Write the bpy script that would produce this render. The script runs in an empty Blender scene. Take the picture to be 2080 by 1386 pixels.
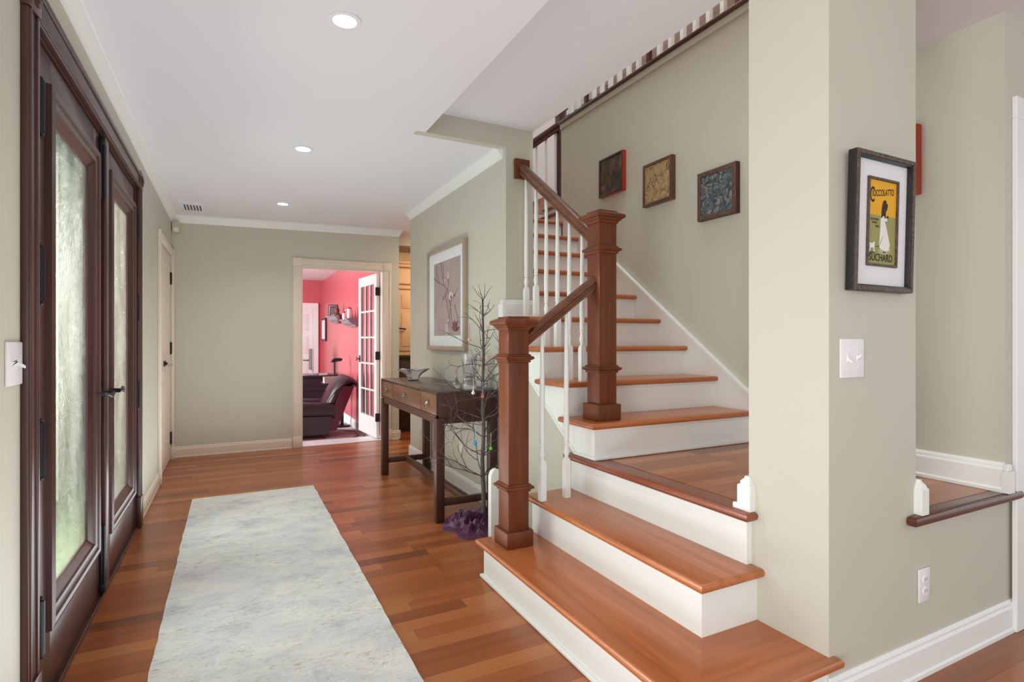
import bpy, bmesh, math, random
from mathutils import Vector, Matrix, noise

# ------------------------------------------------------------------ camera, world, lights
sc = bpy.context.scene
COL = sc.collection
YAW = 0.4711
cam_data = bpy.data.cameras.new('camera')
cam_data.sensor_width = 36.0
cam_data.lens = 36.0 * 1119.2 / 2080.0
cam_data.shift_y = -1.5 / 2080.0
cam_data.clip_start = 0.05
cam_data.clip_end = 200
cam = bpy.data.objects.new('camera', cam_data)
COL.objects.link(cam)
cam.location = (0, 0, 1.2)
cam.rotation_euler = (math.pi / 2, 0, -YAW)
sc.camera = cam

world = bpy.data.worlds.new('daylight')
sc.world = world
world.use_nodes = True
bg = world.node_tree.nodes['Background']
bg.inputs[0].default_value = (0.90, 0.97, 1.0, 1)
bg.inputs[1].default_value = 1.0

def area(name, loc, target, sx, sy, power, color=(1, 1, 1), spread=180):
    l = bpy.data.lights.new(name, 'AREA')
    l.shape = 'RECTANGLE'
    l.size, l.size_y, l.energy, l.color = sx, sy, power, color
    l.spread = math.radians(spread)
    o = bpy.data.objects.new(name, l)
    COL.objects.link(o)
    o.location = loc
    d = Vector(target) - Vector(loc)
    o.rotation_euler = d.to_track_quat('-Z', 'Z').to_euler()
    return o

area('daylight_front_room', (-3.6, -1.0, 1.35), (1.7, 2.4, 1.4), 3.0, 2.2, 125, (0.97, 1.0, 0.985))
area('fill_behind_camera', (0.6, -4.2, 1.2), (0.9, 2.6, 1.6), 5.5, 2.2, 22, (0.95, 0.99, 1.0))  # soft fill added behind the camera, no windows modelled
area('daylight_porch', (-2.0, 3.2, 1.5), (0.5, 3.3, 1.1), 2.2, 2.2, 620, (0.96, 1.0, 0.98))
area('fill_study', (-2.2, 9.0, 1.5), (1.7, 9.4, 1.7), 2.6, 1.7, 190, (1.0, 0.97, 0.98))  # fill added from the study's unseen side, no window modelled
area('daylight_stairwell', (2.35, 2.6, 5.4), (2.35, 2.7, 0), 0.9, 2.2, 40, (0.96, 0.98, 1.0))
area('daylight_upper_hall', (5.6, 5.6, 4.9), (3.6, 6.2, 4.0), 1.6, 1.6, 60, (0.66, 0.78, 1.0))
area('fill_passage', (2.6, 6.2, 2.35), (2.6, 6.9, 0.6), 0.5, 0.5, 13, (1.0, 0.80, 0.58))  # warm fill light added for the passage, no fixture behind it
area('fill_hall_ceiling', (0.22, 2.5, 0.02), (0.22, 2.5, 3), 0.96, 6.6, 43, (0.91, 0.97, 1.0))  # upward fill added to brighten the ceiling, no lamp stands here

sc.view_settings.view_transform = 'Standard'
sc.view_settings.look = 'None'
sc.view_settings.exposure = 0.35
sc.view_settings.gamma = 1.0
sc.view_settings.use_curve_mapping = False
sc.cycles.use_denoising = True
sc.cycles.max_bounces = 10
sc.cycles.diffuse_bounces = 6
sc.cycles.caustics_refractive = False
sc.cycles.caustics_reflective = False

# ------------------------------------------------------------------ materials
def srgb(r, g, b):
    f = lambda c: (c / 255 / 12.92) if c / 255 <= 0.04045 else ((c / 255 + 0.055) / 1.055) ** 2.4
    return (f(r), f(g), f(b), 1)

class NT:
    def __init__(self, name):
        self.m = bpy.data.materials.new(name)
        self.m.use_nodes = True
        self.t = self.m.node_tree
        self.b = self.t.nodes['Principled BSDF']
    def n(self, kind, **kw):
        nd = self.t.nodes.new(kind)
        for k, v in kw.items():
            if isinstance(k, str) and k.startswith('i_'):
                nd.inputs[k[2:]].default_value = v
            else:
                setattr(nd, k, v)
        return nd
    def l(self, a, b):
        self.t.links.new(a, b)
    def math(self, op, a, b=None, c=None):
        nd = self.t.nodes.new('ShaderNodeMath'); nd.operation = op
        for i, v in enumerate((a, b, c)):
            if v is None: continue
            if isinstance(v, (int, float)): nd.inputs[i].default_value = v
            else: self.l(v, nd.inputs[i])
        return nd.outputs[0]
    def ramp(self, fac, stops):
        nd = self.t.nodes.new('ShaderNodeValToRGB')
        e = nd.color_ramp.elements
        while len(e) > len(stops): e.remove(e[-1])
        while len(e) < len(stops): e.new(0.5)
        for el, (p, c) in zip(e, stops): el.position = p; el.color = c
        self.l(fac, nd.inputs[0])
        return nd.outputs[0]
    def mix(self, fac, a, b, mode='MIX'):
        nd = self.t.nodes.new('ShaderNodeMix'); nd.data_type = 'RGBA'; nd.blend_type = mode
        for s, v in ((nd.inputs[0], fac), (nd.inputs[6], a), (nd.inputs[7], b)):
            if isinstance(v, (int, float)): s.default_value = v
            elif isinstance(v, tuple): s.default_value = v
            else: self.l(v, s)
        return nd.outputs[2]
    def bump(self, h, strength=0.2, dist=0.002):
        nd = self.n('ShaderNodeBump'); nd.inputs['Strength'].default_value = strength; nd.inputs['Distance'].default_value = dist
        self.l(h, nd.inputs['Height']); self.l(nd.outputs[0], self.b.inputs['Normal'])

def plain(name, col, rough=0.5, metal=0.0, spec=0.5, coat=0.0, vary=0.04, scale=6.0):
    t = NT(name)
    co = t.n('ShaderNodeTexCoord')
    nz = t.n('ShaderNodeTexNoise', i_Scale=scale, i_Detail=4.0)
    t.l(co.outputs['Object'], nz.inputs['Vector'])
    dark = tuple(c * (1 - vary) for c in col[:3]) + (1,)
    lite = tuple(min(1, c * (1 + vary)) for c in col[:3]) + (1,)
    t.l(t.ramp(nz.outputs[0], [(0.3, dark), (0.7, lite)]), t.b.inputs['Base Color'])
    t.b.inputs['Roughness'].default_value = rough
    t.b.inputs['Metallic'].default_value = metal
    t.b.inputs['Specular IOR Level'].default_value = spec
    t.b.inputs['Coat Weight'].default_value = coat
    return t.m

def paint(name, col, rough=0.6, bump=0.05):
    t = NT(name)
    co = t.n('ShaderNodeTexCoord')
    nz = t.n('ShaderNodeTexNoise', i_Scale=220.0, i_Detail=3.0)
    t.l(co.outputs['Object'], nz.inputs['Vector'])
    t.b.inputs['Base Color'].default_value = col
    t.b.inputs['Roughness'].default_value = rough
    t.b.inputs['Specular IOR Level'].default_value = 0.25
    t.bump(nz.outputs[0], bump, 0.001)
    return t.m

def wood(name, c1, c2, axis='x', rough=0.3, grain=1.0, coat=0.2, planks=None, tones=None, spec=0.5):
    """grain runs along axis; planks=(width, length) lays boards along axis"""
    t = NT(name)
    co = t.n('ShaderNodeTexCoord')
    sep = t.n('ShaderNodeSeparateXYZ'); t.l(co.outputs['Object'], sep.inputs[0])
    o = {'x': sep.outputs[0], 'y': sep.outputs[1], 'z': sep.outputs[2]}
    along = o[axis]
    others = [o[k] for k in 'xyz' if k != axis]
    comb = t.n('ShaderNodeCombineXYZ')
    t.l(t.math('MULTIPLY', along, 1.6), comb.inputs[0])
    t.l(t.math('MULTIPLY', others[0], 26.0), comb.inputs[1])
    t.l(t.math('MULTIPLY', others[1], 26.0), comb.inputs[2])
    vec = comb.outputs[0]
    shade = None
    if planks:
        w, L = planks
        row = t.math('FLOOR', t.math('DIVIDE', others[0], w))
        wn = t.n('ShaderNodeTexWhiteNoise', noise_dimensions='1D'); t.l(row, wn.inputs['W'])
        xs = t.math('ADD', t.math('DIVIDE', along, L), t.math('MULTIPLY', wn.outputs[0], 7.3))
        colm = t.math('FLOOR', xs)
        c2d = t.n('ShaderNodeCombineXYZ'); t.l(row, c2d.inputs[0]); t.l(colm, c2d.inputs[1])
        wn2 = t.n('ShaderNodeTexWhiteNoise', noise_dimensions='2D'); t.l(c2d.outputs[0], wn2.inputs['Vector'])
        shade = wn2.outputs[0]
        fy = t.math('FRACT', t.math('DIVIDE', others[0], w))
        fx = t.math('FRACT', xs)
        seam = t.math('MAXIMUM', t.math('LESS_THAN', fy, 0.018), t.math('LESS_THAN', fx, 0.0022))
        off = t.n('ShaderNodeCombineXYZ'); t.l(t.math('MULTIPLY', shade, 37.0), off.inputs[0]); t.l(t.math('MULTIPLY', shade, 91.0), off.inputs[1])
        add = t.n('ShaderNodeVectorMath', operation='ADD'); t.l(vec, add.inputs[0]); t.l(off.outputs[0], add.inputs[1])
        vec = add.outputs[0]
    nz = t.n('ShaderNodeTexNoise', i_Scale=1.0, i_Detail=6.0, i_Roughness=0.62); t.l(vec, nz.inputs['Vector'])
    g = t.ramp(nz.outputs[0], [(0.5 - 0.22, c1), (0.5 + 0.22, c2)]) if grain else None
    col = g
    if planks:
        tone = t.ramp(shade, tones)
        col = t.mix(0.62, g, tone)
        col = t.mix(t.math('MULTIPLY', seam, 0.55), col, (0.03, 0.012, 0.006, 1))
    t.l(col, t.b.inputs['Base Color'])
    t.b.inputs['Roughness'].default_value = rough
    t.b.inputs['Coat Weight'].default_value = coat
    t.b.inputs['Coat Roughness'].default_value = 0.2
    t.b.inputs['Specular IOR Level'].default_value = spec
    return t.m

def glass_clear(name, tint=(0.97, 0.98, 0.99, 1), rough=0.0, ior=1.5):
    t = NT(name)
    co = t.n('ShaderNodeTexCoord')
    nz = t.n('ShaderNodeTexNoise', i_Scale=60.0, i_Detail=2.0); t.l(co.outputs['Object'], nz.inputs['Vector'])
    t.b.inputs['Base Color'].default_value = tint
    t.b.inputs['Roughness'].default_value = rough
    t.b.inputs['Transmission Weight'].default_value = 1.0
    t.b.inputs['IOR'].default_value = ior
    t.bump(nz.outputs[0], 0.03, 0.001)
    return t.m

M = {}
M['wall'] = paint('sage_wall_paint', srgb(198, 196, 182))
M['ceil'] = paint('ceiling_paint', srgb(228, 229, 233), 0.8, 0.02)
M['trim'] = paint('white_trim_paint', srgb(235, 238, 235), 0.35, 0.0)
M['cream'] = paint('warm_lit_trim_paint', srgb(226, 214, 199), 0.4, 0.0)  # white trim with the hall's warm light put into its colour
M['red'] = paint('red_wall_paint', srgb(202, 102, 110), 0.3)
M['beige'] = paint('beige_cabinet_paint', srgb(226, 196, 152), 0.45, 0.0)
M['tan'] = paint('tan_wall_paint', srgb(205, 190, 172), 0.6)
T = [(0.0, srgb(82, 46, 28)), (0.1, srgb(128, 70, 36)), (0.45, srgb(156, 87, 43)), (0.78, srgb(174, 104, 54)), (1.0, srgb(194, 126, 72))]
M['floor'] = wood('hall_floor_boards', srgb(112, 58, 28), srgb(174, 100, 50), 'x', 0.32, planks=(0.083, 0.95), tones=T, coat=0.1)
M['landing'] = wood('landing_floor_boards', srgb(132, 74, 44), srgb(172, 108, 68), 'x', 0.3, planks=(0.083, 0.8), tones=T, coat=0.2)
M['tread_x'] = wood('tread_wood_across', srgb(156, 84, 42), srgb(196, 118, 68), 'x', 0.3)
M['tread_y'] = wood('tread_wood_along', srgb(156, 84, 42), srgb(196, 118, 68), 'y', 0.3)
M['nose'] = wood('landing_edge_wood', srgb(120, 58, 36), srgb(150, 80, 50), 'y', 0.3)
M['nose_dark'] = wood('dark_landing_edge_wood', srgb(76, 36, 20), srgb(104, 52, 30), 'x', 0.3)
M['newel'] = wood('newel_wood', srgb(84, 39, 18), srgb(120, 62, 32), 'z', 0.42, coat=0.0, spec=0.4)
M['rail_x'] = wood('handrail_wood_across', srgb(88, 50, 28), srgb(124, 74, 44), 'x', 0.32)
M['rail_y'] = wood('handrail_wood_along', srgb(88, 50, 28), srgb(124, 74, 44), 'y', 0.32)
M['darkrail'] = wood('dark_upper_rail_wood', srgb(62, 32, 22), srgb(88, 48, 34), 'y', 0.35)
M['door'] = wood('front_door_wood', srgb(52, 27, 22), srgb(80, 44, 36), 'z', 0.34, coat=0.12)
M['black'] = plain('black_iron', srgb(38, 38, 42), 0.42, 0.6)
M['espresso'] = wood('espresso_wood', srgb(58, 33, 24), srgb(82, 50, 38), 'z', 0.4, coat=0.0, spec=0.35)
M['espresso_y'] = wood('espresso_wood_along', srgb(52, 37, 31), srgb(74, 55, 47), 'y', 0.25, coat=0.15)
M['drawer'] = wood('drawer_front_wood', srgb(88, 56, 38), srgb(116, 78, 56), 'y', 0.4, spec=0.3)
M['pewter'] = plain('pewter', srgb(120, 112, 100), 0.35, 0.9)
M['white_plastic'] = plain('white_plastic', srgb(232, 230, 232), 0.35, vary=0.01)
M['beige_plastic'] = plain('beige_plastic', srgb(208, 192, 172), 0.4, vary=0.01)
M['crystal'] = glass_clear('crystal', (0.97, 0.97, 1, 1), 0.03, 1.5)
M['crystal'].node_tree.nodes['Principled BSDF'].inputs['Transmission Weight'].default_value = 0.87
M['leather'] = plain('dark_leather', srgb(48, 36, 42), 0.32, vary=0.25, scale=5)
M['twig'] = plain('twig_bark', srgb(78, 66, 66), 0.75, vary=0.25, scale=40)
M['carpet'] = plain('pale_carpet', srgb(214, 206, 208), 0.95, vary=0.05, scale=180)
M['marble'] = plain('white_sill', srgb(228, 224, 230), 0.3, vary=0.02)
M['darkcab'] = wood('dark_cabinet_wood', srgb(48, 26, 18), srgb(66, 38, 26), 'z', 0.35)
M['grey'] = plain('grey_plastic', srgb(176, 176, 184), 0.4)
M['paper'] = plain('paper', srgb(232, 228, 228), 0.8)
M['shelf'] = plain('grey_shelf_paint', srgb(140, 136, 144), 0.4)
M['deskblack'] = plain('black_desk', srgb(36, 32, 40), 0.3)
M['redglaze'] = plain('red_glaze', srgb(190, 40, 44), 0.3)

def rough_glass():
    """pebbled privacy glass: part clear, part scattering, with a surface sheen"""
    t = NT('rain_glass')
    co = t.n('ShaderNodeTexCoord')
    mp = t.n('ShaderNodeMapping'); mp.inputs['Scale'].default_value = (1, 1, 0.55)
    t.l(co.outputs['Object'], mp.inputs[0])
    nz = t.n('ShaderNodeTexNoise', i_Scale=95.0, i_Detail=3.0, i_Roughness=0.6, i_Distortion=1.5); t.l(mp.outputs[0], nz.inputs['Vector'])
    bp = t.n('ShaderNodeBump'); bp.inputs['Strength'].default_value = 1.0; bp.inputs['Distance'].default_value = 0.012
    t.l(nz.outputs[0], bp.inputs['Height'])
    rf = t.n('ShaderNodeBsdfRefraction'); rf.inputs['Roughness'].default_value = 0.06; rf.inputs['IOR'].default_value = 1.13
    rf.inputs['Color'].default_value = (0.95, 0.98, 0.95, 1); t.l(bp.outputs[0], rf.inputs['Normal'])
    tr = t.n('ShaderNodeBsdfTransparent'); tr.inputs['Color'].default_value = (0.93, 0.97, 0.94, 1)
    gl = t.n('ShaderNodeBsdfGlossy'); gl.inputs['Roughness'].default_value = 0.12; t.l(bp.outputs[0], gl.inputs['Normal'])
    m1 = t.n('ShaderNodeMixShader'); m1.inputs[0].default_value = 0.62
    t.l(tr.outputs[0], m1.inputs[1]); t.l(rf.outputs[0], m1.inputs[2])
    sp = t.n('ShaderNodeTexNoise', i_Scale=62.0, i_Detail=5.0, i_Roughness=0.7, i_Distortion=0.8); t.l(mp.outputs[0], sp.inputs['Vector'])
    zone = t.n('ShaderNodeTexNoise', i_Scale=7.0, i_Detail=3.0); t.l(mp.outputs[0], zone.inputs['Vector'])
    etched = t.math('MULTIPLY', t.ramp(sp.outputs[0], [(0.42, (0, 0, 0, 1)), (0.62, (1, 1, 1, 1))]), t.ramp(zone.outputs[0], [(0.35, (0.006, 0.006, 0.006, 1)), (0.65, (0.045, 0.045, 0.045, 1))]))
    tl = t.n('ShaderNodeBsdfTranslucent'); tl.inputs['Color'].default_value = (0.75, 0.80, 0.74, 1)
    m0 = t.n('ShaderNodeMixShader'); t.l(etched, m0.inputs[0]); t.l(m1.outputs[0], m0.inputs[1]); t.l(tl.outputs[0], m0.inputs[2])
    m2 = t.n('ShaderNodeMixShader'); m2.inputs[0].default_value = 0.10
    t.l(m0.outputs[0], m2.inputs[1]); t.l(gl.outputs[0], m2.inputs[2])
    t.l(m2.outputs[0], t.t.nodes['Material Output'].inputs[0])
    return t.m
M['rain'] = rough_glass()

def pane_glass():
    t = NT('thin_pane_glass')
    t.b.inputs['Base Color'].default_value = (1, 1, 1, 1)
    t.b.inputs['Roughness'].default_value = 0.02
    t.b.inputs['Transmission Weight'].default_value = 1.0
    t.b.inputs['IOR'].default_value = 1.25
    return t.m
M['pane'] = pane_glass()

def rug_mat():
    t = NT('rug_pile')
    co = t.n('ShaderNodeTexCoord')
    mp = t.n('ShaderNodeMapping'); mp.inputs['Scale'].default_value = (1.0, 1.7, 1)
    t.l(co.outputs['Object'], mp.inputs[0])
    big = t.n('ShaderNodeTexNoise', i_Scale=3.2, i_Detail=12.0, i_Roughness=0.74, i_Distortion=0.3); t.l(mp.outputs[0], big.inputs['Vector'])
    base = t.ramp(big.outputs[0], [(0.32, srgb(180, 186, 188)), (0.45, srgb(212, 217, 218)), (0.58, srgb(228, 230, 226)), (0.70, srgb(240, 236, 222))])
    mp2 = t.n('ShaderNodeMapping'); mp2.inputs['Scale'].default_value = (1.0, 2.6, 1); mp2.inputs['Location'].default_value = (3.1, 1.7, 0)
    t.l(co.outputs['Object'], mp2.inputs[0])
    sp = t.n('ShaderNodeTexNoise', i_Scale=24.0, i_Detail=8.0, i_Roughness=0.75); t.l(mp2.outputs[0], sp.inputs['Vector'])
    zone = t.n('ShaderNodeTexNoise', i_Scale=1.9, i_Detail=2.0); t.l(mp2.outputs[0], zone.inputs['Vector'])
    m = t.math('MULTIPLY', t.ramp(sp.outputs[0], [(0.54, (0, 0, 0, 1)), (0.66, (1, 1, 1, 1))]), t.ramp(zone.outputs[0], [(0.36, (0, 0, 0, 1)), (0.58, (1, 1, 1, 1))]))
    col = t.mix(t.math('MULTIPLY', m, 0.95), base, srgb(176, 156, 128))
    # swirling low-contrast relief lines
    wv = t.n('ShaderNodeTexNoise', i_Scale=7.0, i_Detail=1.0, i_Distortion=2.2); t.l(co.outputs['Object'], wv.inputs['Vector'])
    lines = t.math('PINGPONG', t.math('MULTIPLY', wv.outputs[0], 14.0), 0.5)
    lm = t.ramp(lines, [(0.0, (1, 1, 1, 1)), (0.28, (0, 0, 0, 1))])
    ornament = t.n('ShaderNodeTexVoronoi', i_Scale=3.4); t.l(co.outputs['Object'], ornament.inputs['Vector'])
    om = t.ramp(ornament.outputs['Distance'], [(0.3, (1, 1, 1, 1)), (0.5, (0, 0, 0, 1))])
    col = t.mix(t.math('MULTIPLY', t.math('MULTIPLY', lm, om), 0.7), col, srgb(236, 237, 238))
    t.l(col, t.b.inputs['Base Color'])
    t.b.inputs['Roughness'].default_value = 0.95
    t.b.inputs['Specular IOR Level'].default_value = 0.1
    t.bump(t.math('ADD', sp.outputs[0], lm), 0.25, 0.003)
    return t.m
M['rug'] = rug_mat()

def velvet_mat():
    t = NT('purple_velvet')
    t.b.inputs['Base Color'].default_value = srgb(64, 18, 52)
    t.b.inputs['Roughness'].default_value = 0.6
    t.b.inputs['Sheen Weight'].default_value = 0.45
    t.b.inputs['Sheen Tint'].default_value = srgb(190, 90, 170)
    t.b.inputs['Sheen Roughness'].default_value = 0.25
    return t.m
M['velvet'] = velvet_mat()

def tile_mat(name, stops, scale, dist, rough=0.5):
    t = NT(name)
    co = t.n('ShaderNodeTexCoord')
    nz = t.n('ShaderNodeTexNoise', i_Scale=scale, i_Detail=5.0, i_Roughness=0.65, i_Distortion=dist); t.l(co.outputs['Object'], nz.inputs['Vector'])
    t.l(t.ramp(nz.outputs[0], stops), t.b.inputs['Base Color'])
    t.b.inputs['Roughness'].default_value = rough
    t.bump(nz.outputs[0], 0.6, 0.008)
    return t.m
M['tile_dark'] = tile_mat('burnished_dark_tile', [(0.36, srgb(30, 20, 10)), (0.5, srgb(70, 46, 20)), (0.66, srgb(122, 86, 40))], 9, 0.4)
M['tile_tan'] = tile_mat('tan_relief_tile', [(0.34, srgb(70, 46, 26)), (0.44, srgb(146, 120, 80)), (0.57, srgb(180, 156, 112)), (0.68, srgb(110, 88, 62))], 12, 1.8)
M['tile_blue'] = tile_mat('blue_relief_tile', [(0.32, srgb(24, 32, 38)), (0.46, srgb(50, 66, 76)), (0.55, srgb(96, 104, 106)), (0.64, srgb(158, 140, 130))], 15, 2.4)
M['frame_red'] = plain('red_lacquer', srgb(166, 48, 24), 0.35, vary=0.12)
M['frame_brown'] = wood('brown_frame_wood', srgb(74, 42, 28), srgb(104, 62, 42), 'y', 0.4)
M['frame_speck'] = tile_mat('speckled_brown_frame', [(0.35, srgb(48, 30, 26)), (0.65, srgb(112, 74, 62))], 90, 0.0)
M['frame_black'] = plain('black_frame', srgb(32, 30, 30), 0.4)
M['frame_bronze'] = tile_mat('bronze_frame', [(0.35, srgb(58, 46, 40)), (0.65, srgb(104, 84, 68))], 70, 0.0)
M['champagne'] = plain('champagne_frame', srgb(178, 164, 146), 0.35, 0.25)
M['mat'] = plain('white_mat_board', srgb(228, 230, 232), 0.8, vary=0.01)
M['mauve'] = tile_mat('mauve_print_ground', [(0.3, srgb(158, 142, 138)), (0.7, srgb(178, 162, 156))], 3, 0.2, 0.7)

def leaf_mat(name, a, b, c):
    t = NT(name)
    co = t.n('ShaderNodeTexCoord')
    v = t.n('ShaderNodeTexNoise', i_Scale=5.0, i_Detail=10.0, i_Roughness=0.75); t.l(co.outputs['Object'], v.inputs['Vector'])
    t.l(t.ramp(v.outputs[0], [(0.34, a), (0.5, b), (0.64, c)]), t.b.inputs['Base Color'])
    t.b.inputs['Roughness'].default_value = 0.8
    return t.m
M['hedge'] = leaf_mat('garden_leaves', srgb(30, 36, 24), srgb(74, 84, 58), srgb(160, 168, 138))
M['lawn'] = leaf_mat('lawn_grass', srgb(54, 64, 40), srgb(78, 86, 56), srgb(110, 114, 80))

# ------------------------------------------------------------------ mesh helpers
class B:
    """collects shapes in world space; becomes ONE mesh object"""
    def __init__(s):
        s.v, s.f = [], []
    def add(s, vs, fs):
        n = len(s.v)
        s.v += [tuple(v) for v in vs]
        s.f += [tuple(i + n for i in f) for f in fs]
        return s
    def bm(s, bm, mat=None):
        bm.verts.index_update()
        vs = [(mat @ v.co if mat else v.co.copy()) for v in bm.verts]
        fs = [[v.index for v in f.verts] for f in bm.faces]
        bm.free()
        return s.add(vs, fs)
    def box(s, x0, x1, y0, y1, z0, z1, bev=0.0, seg=2, mat=None):
        bm = bmesh.new()
        bmesh.ops.create_cube(bm, size=1)
        for v in bm.verts:
            v.co = Vector(((x0 + x1) / 2 + v.co.x * (x1 - x0), (y0 + y1) / 2 + v.co.y * (y1 - y0), (z0 + z1) / 2 + v.co.z * (z1 - z0)))
        if bev > 0:
            bmesh.ops.bevel(bm, geom=bm.edges[:], offset=bev, segments=seg, affect='EDGES', profile=0.5)
        return s.bm(bm, mat)
    def slab(s, poly, z0, z1, bev=0.0, seg=3, square=()):
        """horizontal board with a polygon outline and rounded rim"""
        bm = bmesh.new()
        lo = [bm.verts.new((x, y, z0)) for x, y in poly]
        hi = [bm.verts.new((x, y, z1)) for x, y in poly]
        bm.faces.new(lo[::-1]); bm.faces.new(hi)
        n = len(poly)
        for i in range(n):
            j = (i + 1) % n
            bm.faces.new((lo[i], lo[j], hi[j], hi[i]))
        bmesh.ops.recalc_face_normals(bm, faces=bm.faces[:])
        if bev > 0:
            skip = [{i, (i + 1) % n} for i in square]
            pos = {v: i for vs_ in (lo, hi) for i, v in enumerate(vs_)}
            es = [e for e in bm.edges if abs(e.verts[0].co.z - e.verts[1].co.z) < 1e-6 and {pos[e.verts[0]], pos[e.verts[1]]} not in skip]
            bmesh.ops.bevel(bm, geom=es, offset=bev, segments=seg, affect='EDGES', profile=0.5)
        return s.bm(bm)
    def prism(s, poly, axis, a, b):
        """polygon in the two other axes, extruded along axis from a to b"""
        def P(p, q):
            if axis == 'x': return (q, p[0], p[1])
            if axis == 'y': return (p[0], q, p[1])
            return (p[0], p[1], q)
        bm = bmesh.new()
        lo = [bm.verts.new(P(p, a)) for p in poly]
        hi = [bm.verts.new(P(p, b)) for p in poly]
        bm.faces.new(lo[::-1]); bm.faces.new(hi)
        n = len(poly)
        for i in range(n):
            j = (i + 1) % n
            bm.faces.new((lo[i], lo[j], hi[j], hi[i]))
        bmesh.ops.recalc_face_normals(bm, faces=bm.faces[:])
        return s.bm(bm)
    def loft(s, rings, cap=True, closed=True):
        n = len(rings[0]); vs = [p for r in rings for p in r]; fs = []
        for k in range(len(rings) - 1):
            for i in range(n if closed else n - 1):
                j = (i + 1) % n
                fs.append((k * n + i, k * n + j, (k + 1) * n + j, (k + 1) * n + i))
        if cap:
            fs.append(tuple(range(n))[::-1]); fs.append(tuple((len(rings) - 1) * n + i for i in range(n)))
        return s.add(vs, fs)
    def lathe(s, c, prof, seg=20, axis='z', cap=True):
        rings = []
        for r, h in prof:
            ring = []
            for i in range(seg):
                a = 2 * math.pi * i / seg
                p, q = r * math.cos(a), r * math.sin(a)
                ring.append({'z': (c[0] + p, c[1] + q, c[2] + h), 'y': (c[0] + p, c[1] + h, c[2] - q), 'x': (c[0] + h, c[1] + p, c[2] + q)}[axis])
            rings.append(ring)
        return s.loft(rings, cap)
    def tube(s, pts, rad, seg=6):
        pts = [Vector(p) for p in pts]
        if not isinstance(rad, (list, tuple)): rad = [rad] * len(pts)
        rings = []
        up = Vector((0.31, 0.17, 0.93))
        for i, p in enumerate(pts):
            d = (pts[min(i + 1, len(pts) - 1)] - pts[max(i - 1, 0)])
            if d.length < 1e-9: d = Vector((0, 0, 1))
            d.normalize()
            a = d.cross(up)
            if a.length < 0.05: a = d.cross(Vector((1, 0, 0)))
            a.normalize(); b = d.cross(a)
            rings.append([p + (a * math.cos(t) + b * math.sin(t)) * rad[i] for t in (2 * math.pi * k / seg for k in range(seg))])
        return s.loft(rings)
    def sphere(s, c, r, seg=14, sq=(1, 1, 1)):
        bm = bmesh.new()
        bmesh.ops.create_uvsphere(bm, u_segments=seg, v_segments=max(6, seg // 2 + 2), radius=r)
        return s.bm(bm, Matrix.Translation(c) @ Matrix.Diagonal((*sq, 1)))
    def poly(s, pts):
        return s.add(pts, [tuple(range(len(pts)))])

def origin_of(p):
    o = Vector((0, 0, 0))
    while p is not None:
        o += Vector(p.location); p = p.parent
    return o

def obj(name, b, mat, parent=None, smooth=True, origin=None):
    me = bpy.data.meshes.new(name)
    xs, ys, zs = zip(*b.v)
    if parent is None:
        off = Vector(origin) if origin is not None else Vector(((min(xs) + max(xs)) / 2, (min(ys) + max(ys)) / 2, min(zs)))
    else:
        off = origin_of(parent)
    me.from_pydata([tuple(Vector(v) - off) for v in b.v], [], b.f)
    bm = bmesh.new(); bm.from_mesh(me)
    bmesh.ops.recalc_face_normals(bm, faces=bm.faces[:])
    bm.to_mesh(me); bm.free()
    me.materials.append(mat)
    if smooth:
        me.polygons.foreach_set('use_smooth', [True] * len(me.polygons))
        me.set_sharp_from_angle(angle=math.radians(32))
    me.update()
    o = bpy.data.objects.new(name, me)
    COL.objects.link(o)
    if parent is None: o.location = off
    else: o.parent = parent
    return o

def tag(o, label, cat, group=None, kind=None):
    o['label'] = label; o['category'] = cat
    if group: o['group'] = group
    if kind: o['kind'] = kind
    return o

def thing(name, label, cat, loc, group=None, kind=None):
    o = bpy.data.objects.new(name, None)
    o.empty_display_size = 0.1
    COL.objects.link(o)
    o.location = loc
    return tag(o, label, cat, group, kind)

def struct(name, b, mat, label, cat, smooth=False):
    o = obj(name, b, mat, None, smooth)
    return tag(o, label, cat, kind='structure')

def text_verts(s, size):
    cu = bpy.data.curves.new('lettering_curve', 'FONT')
    cu.body = s; cu.size = size; cu.align_x = 'CENTER'; cu.fill_mode = 'FRONT'; cu.offset = size * 0.012
    o = bpy.data.objects.new('lettering_tmp', cu); COL.objects.link(o)
    dg = bpy.context.evaluated_depsgraph_get()
    me = bpy.data.meshes.new_from_object(o.evaluated_get(dg))
    vs = [v.co.copy() for v in me.vertices]; fs = [tuple(p.vertices) for p in me.polygons]
    bpy.data.objects.remove(o); bpy.data.curves.remove(cu); bpy.data.meshes.remove(me)
    return vs, fs

def dup(root, loc, label=None, group=None):
    r = root.copy(); COL.objects.link(r); r.location = loc
    if label: r['label'] = label
    if group: r['group'] = group
    for ch in list(root.children):
        c = ch.copy(); COL.objects.link(c); c.parent = r
        for g in list(ch.children):
            d = g.copy(); COL.objects.link(d); d.parent = c
    return r

# ------------------------------------------------------------------ dimensions
XL = -0.54          # hall wall with the front doors
YF = 6.57           # far wall of the hall
XR = 1.66           # hall wall with the framed print
YR = 3.35           # where that wall turns behind the stairs
XW = 2.815          # stair wall with the tiles
YP = 1.10           # front plane of pier and front-room wall
PX0, PX1, PY1 = 1.687, 2.18, 1.403   # pier
XS = 1.662          # side plane of the flight
R, RUN, Y4, OV = 0.1936, 0.266, 2.328, 0.033
TH = 0.032          # tread thickness
ceil_z = lambda x: 2.478 + 0.0223 * (x - XL)
SOF = 2.65
UP = 17 * R         # upper floor level

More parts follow.
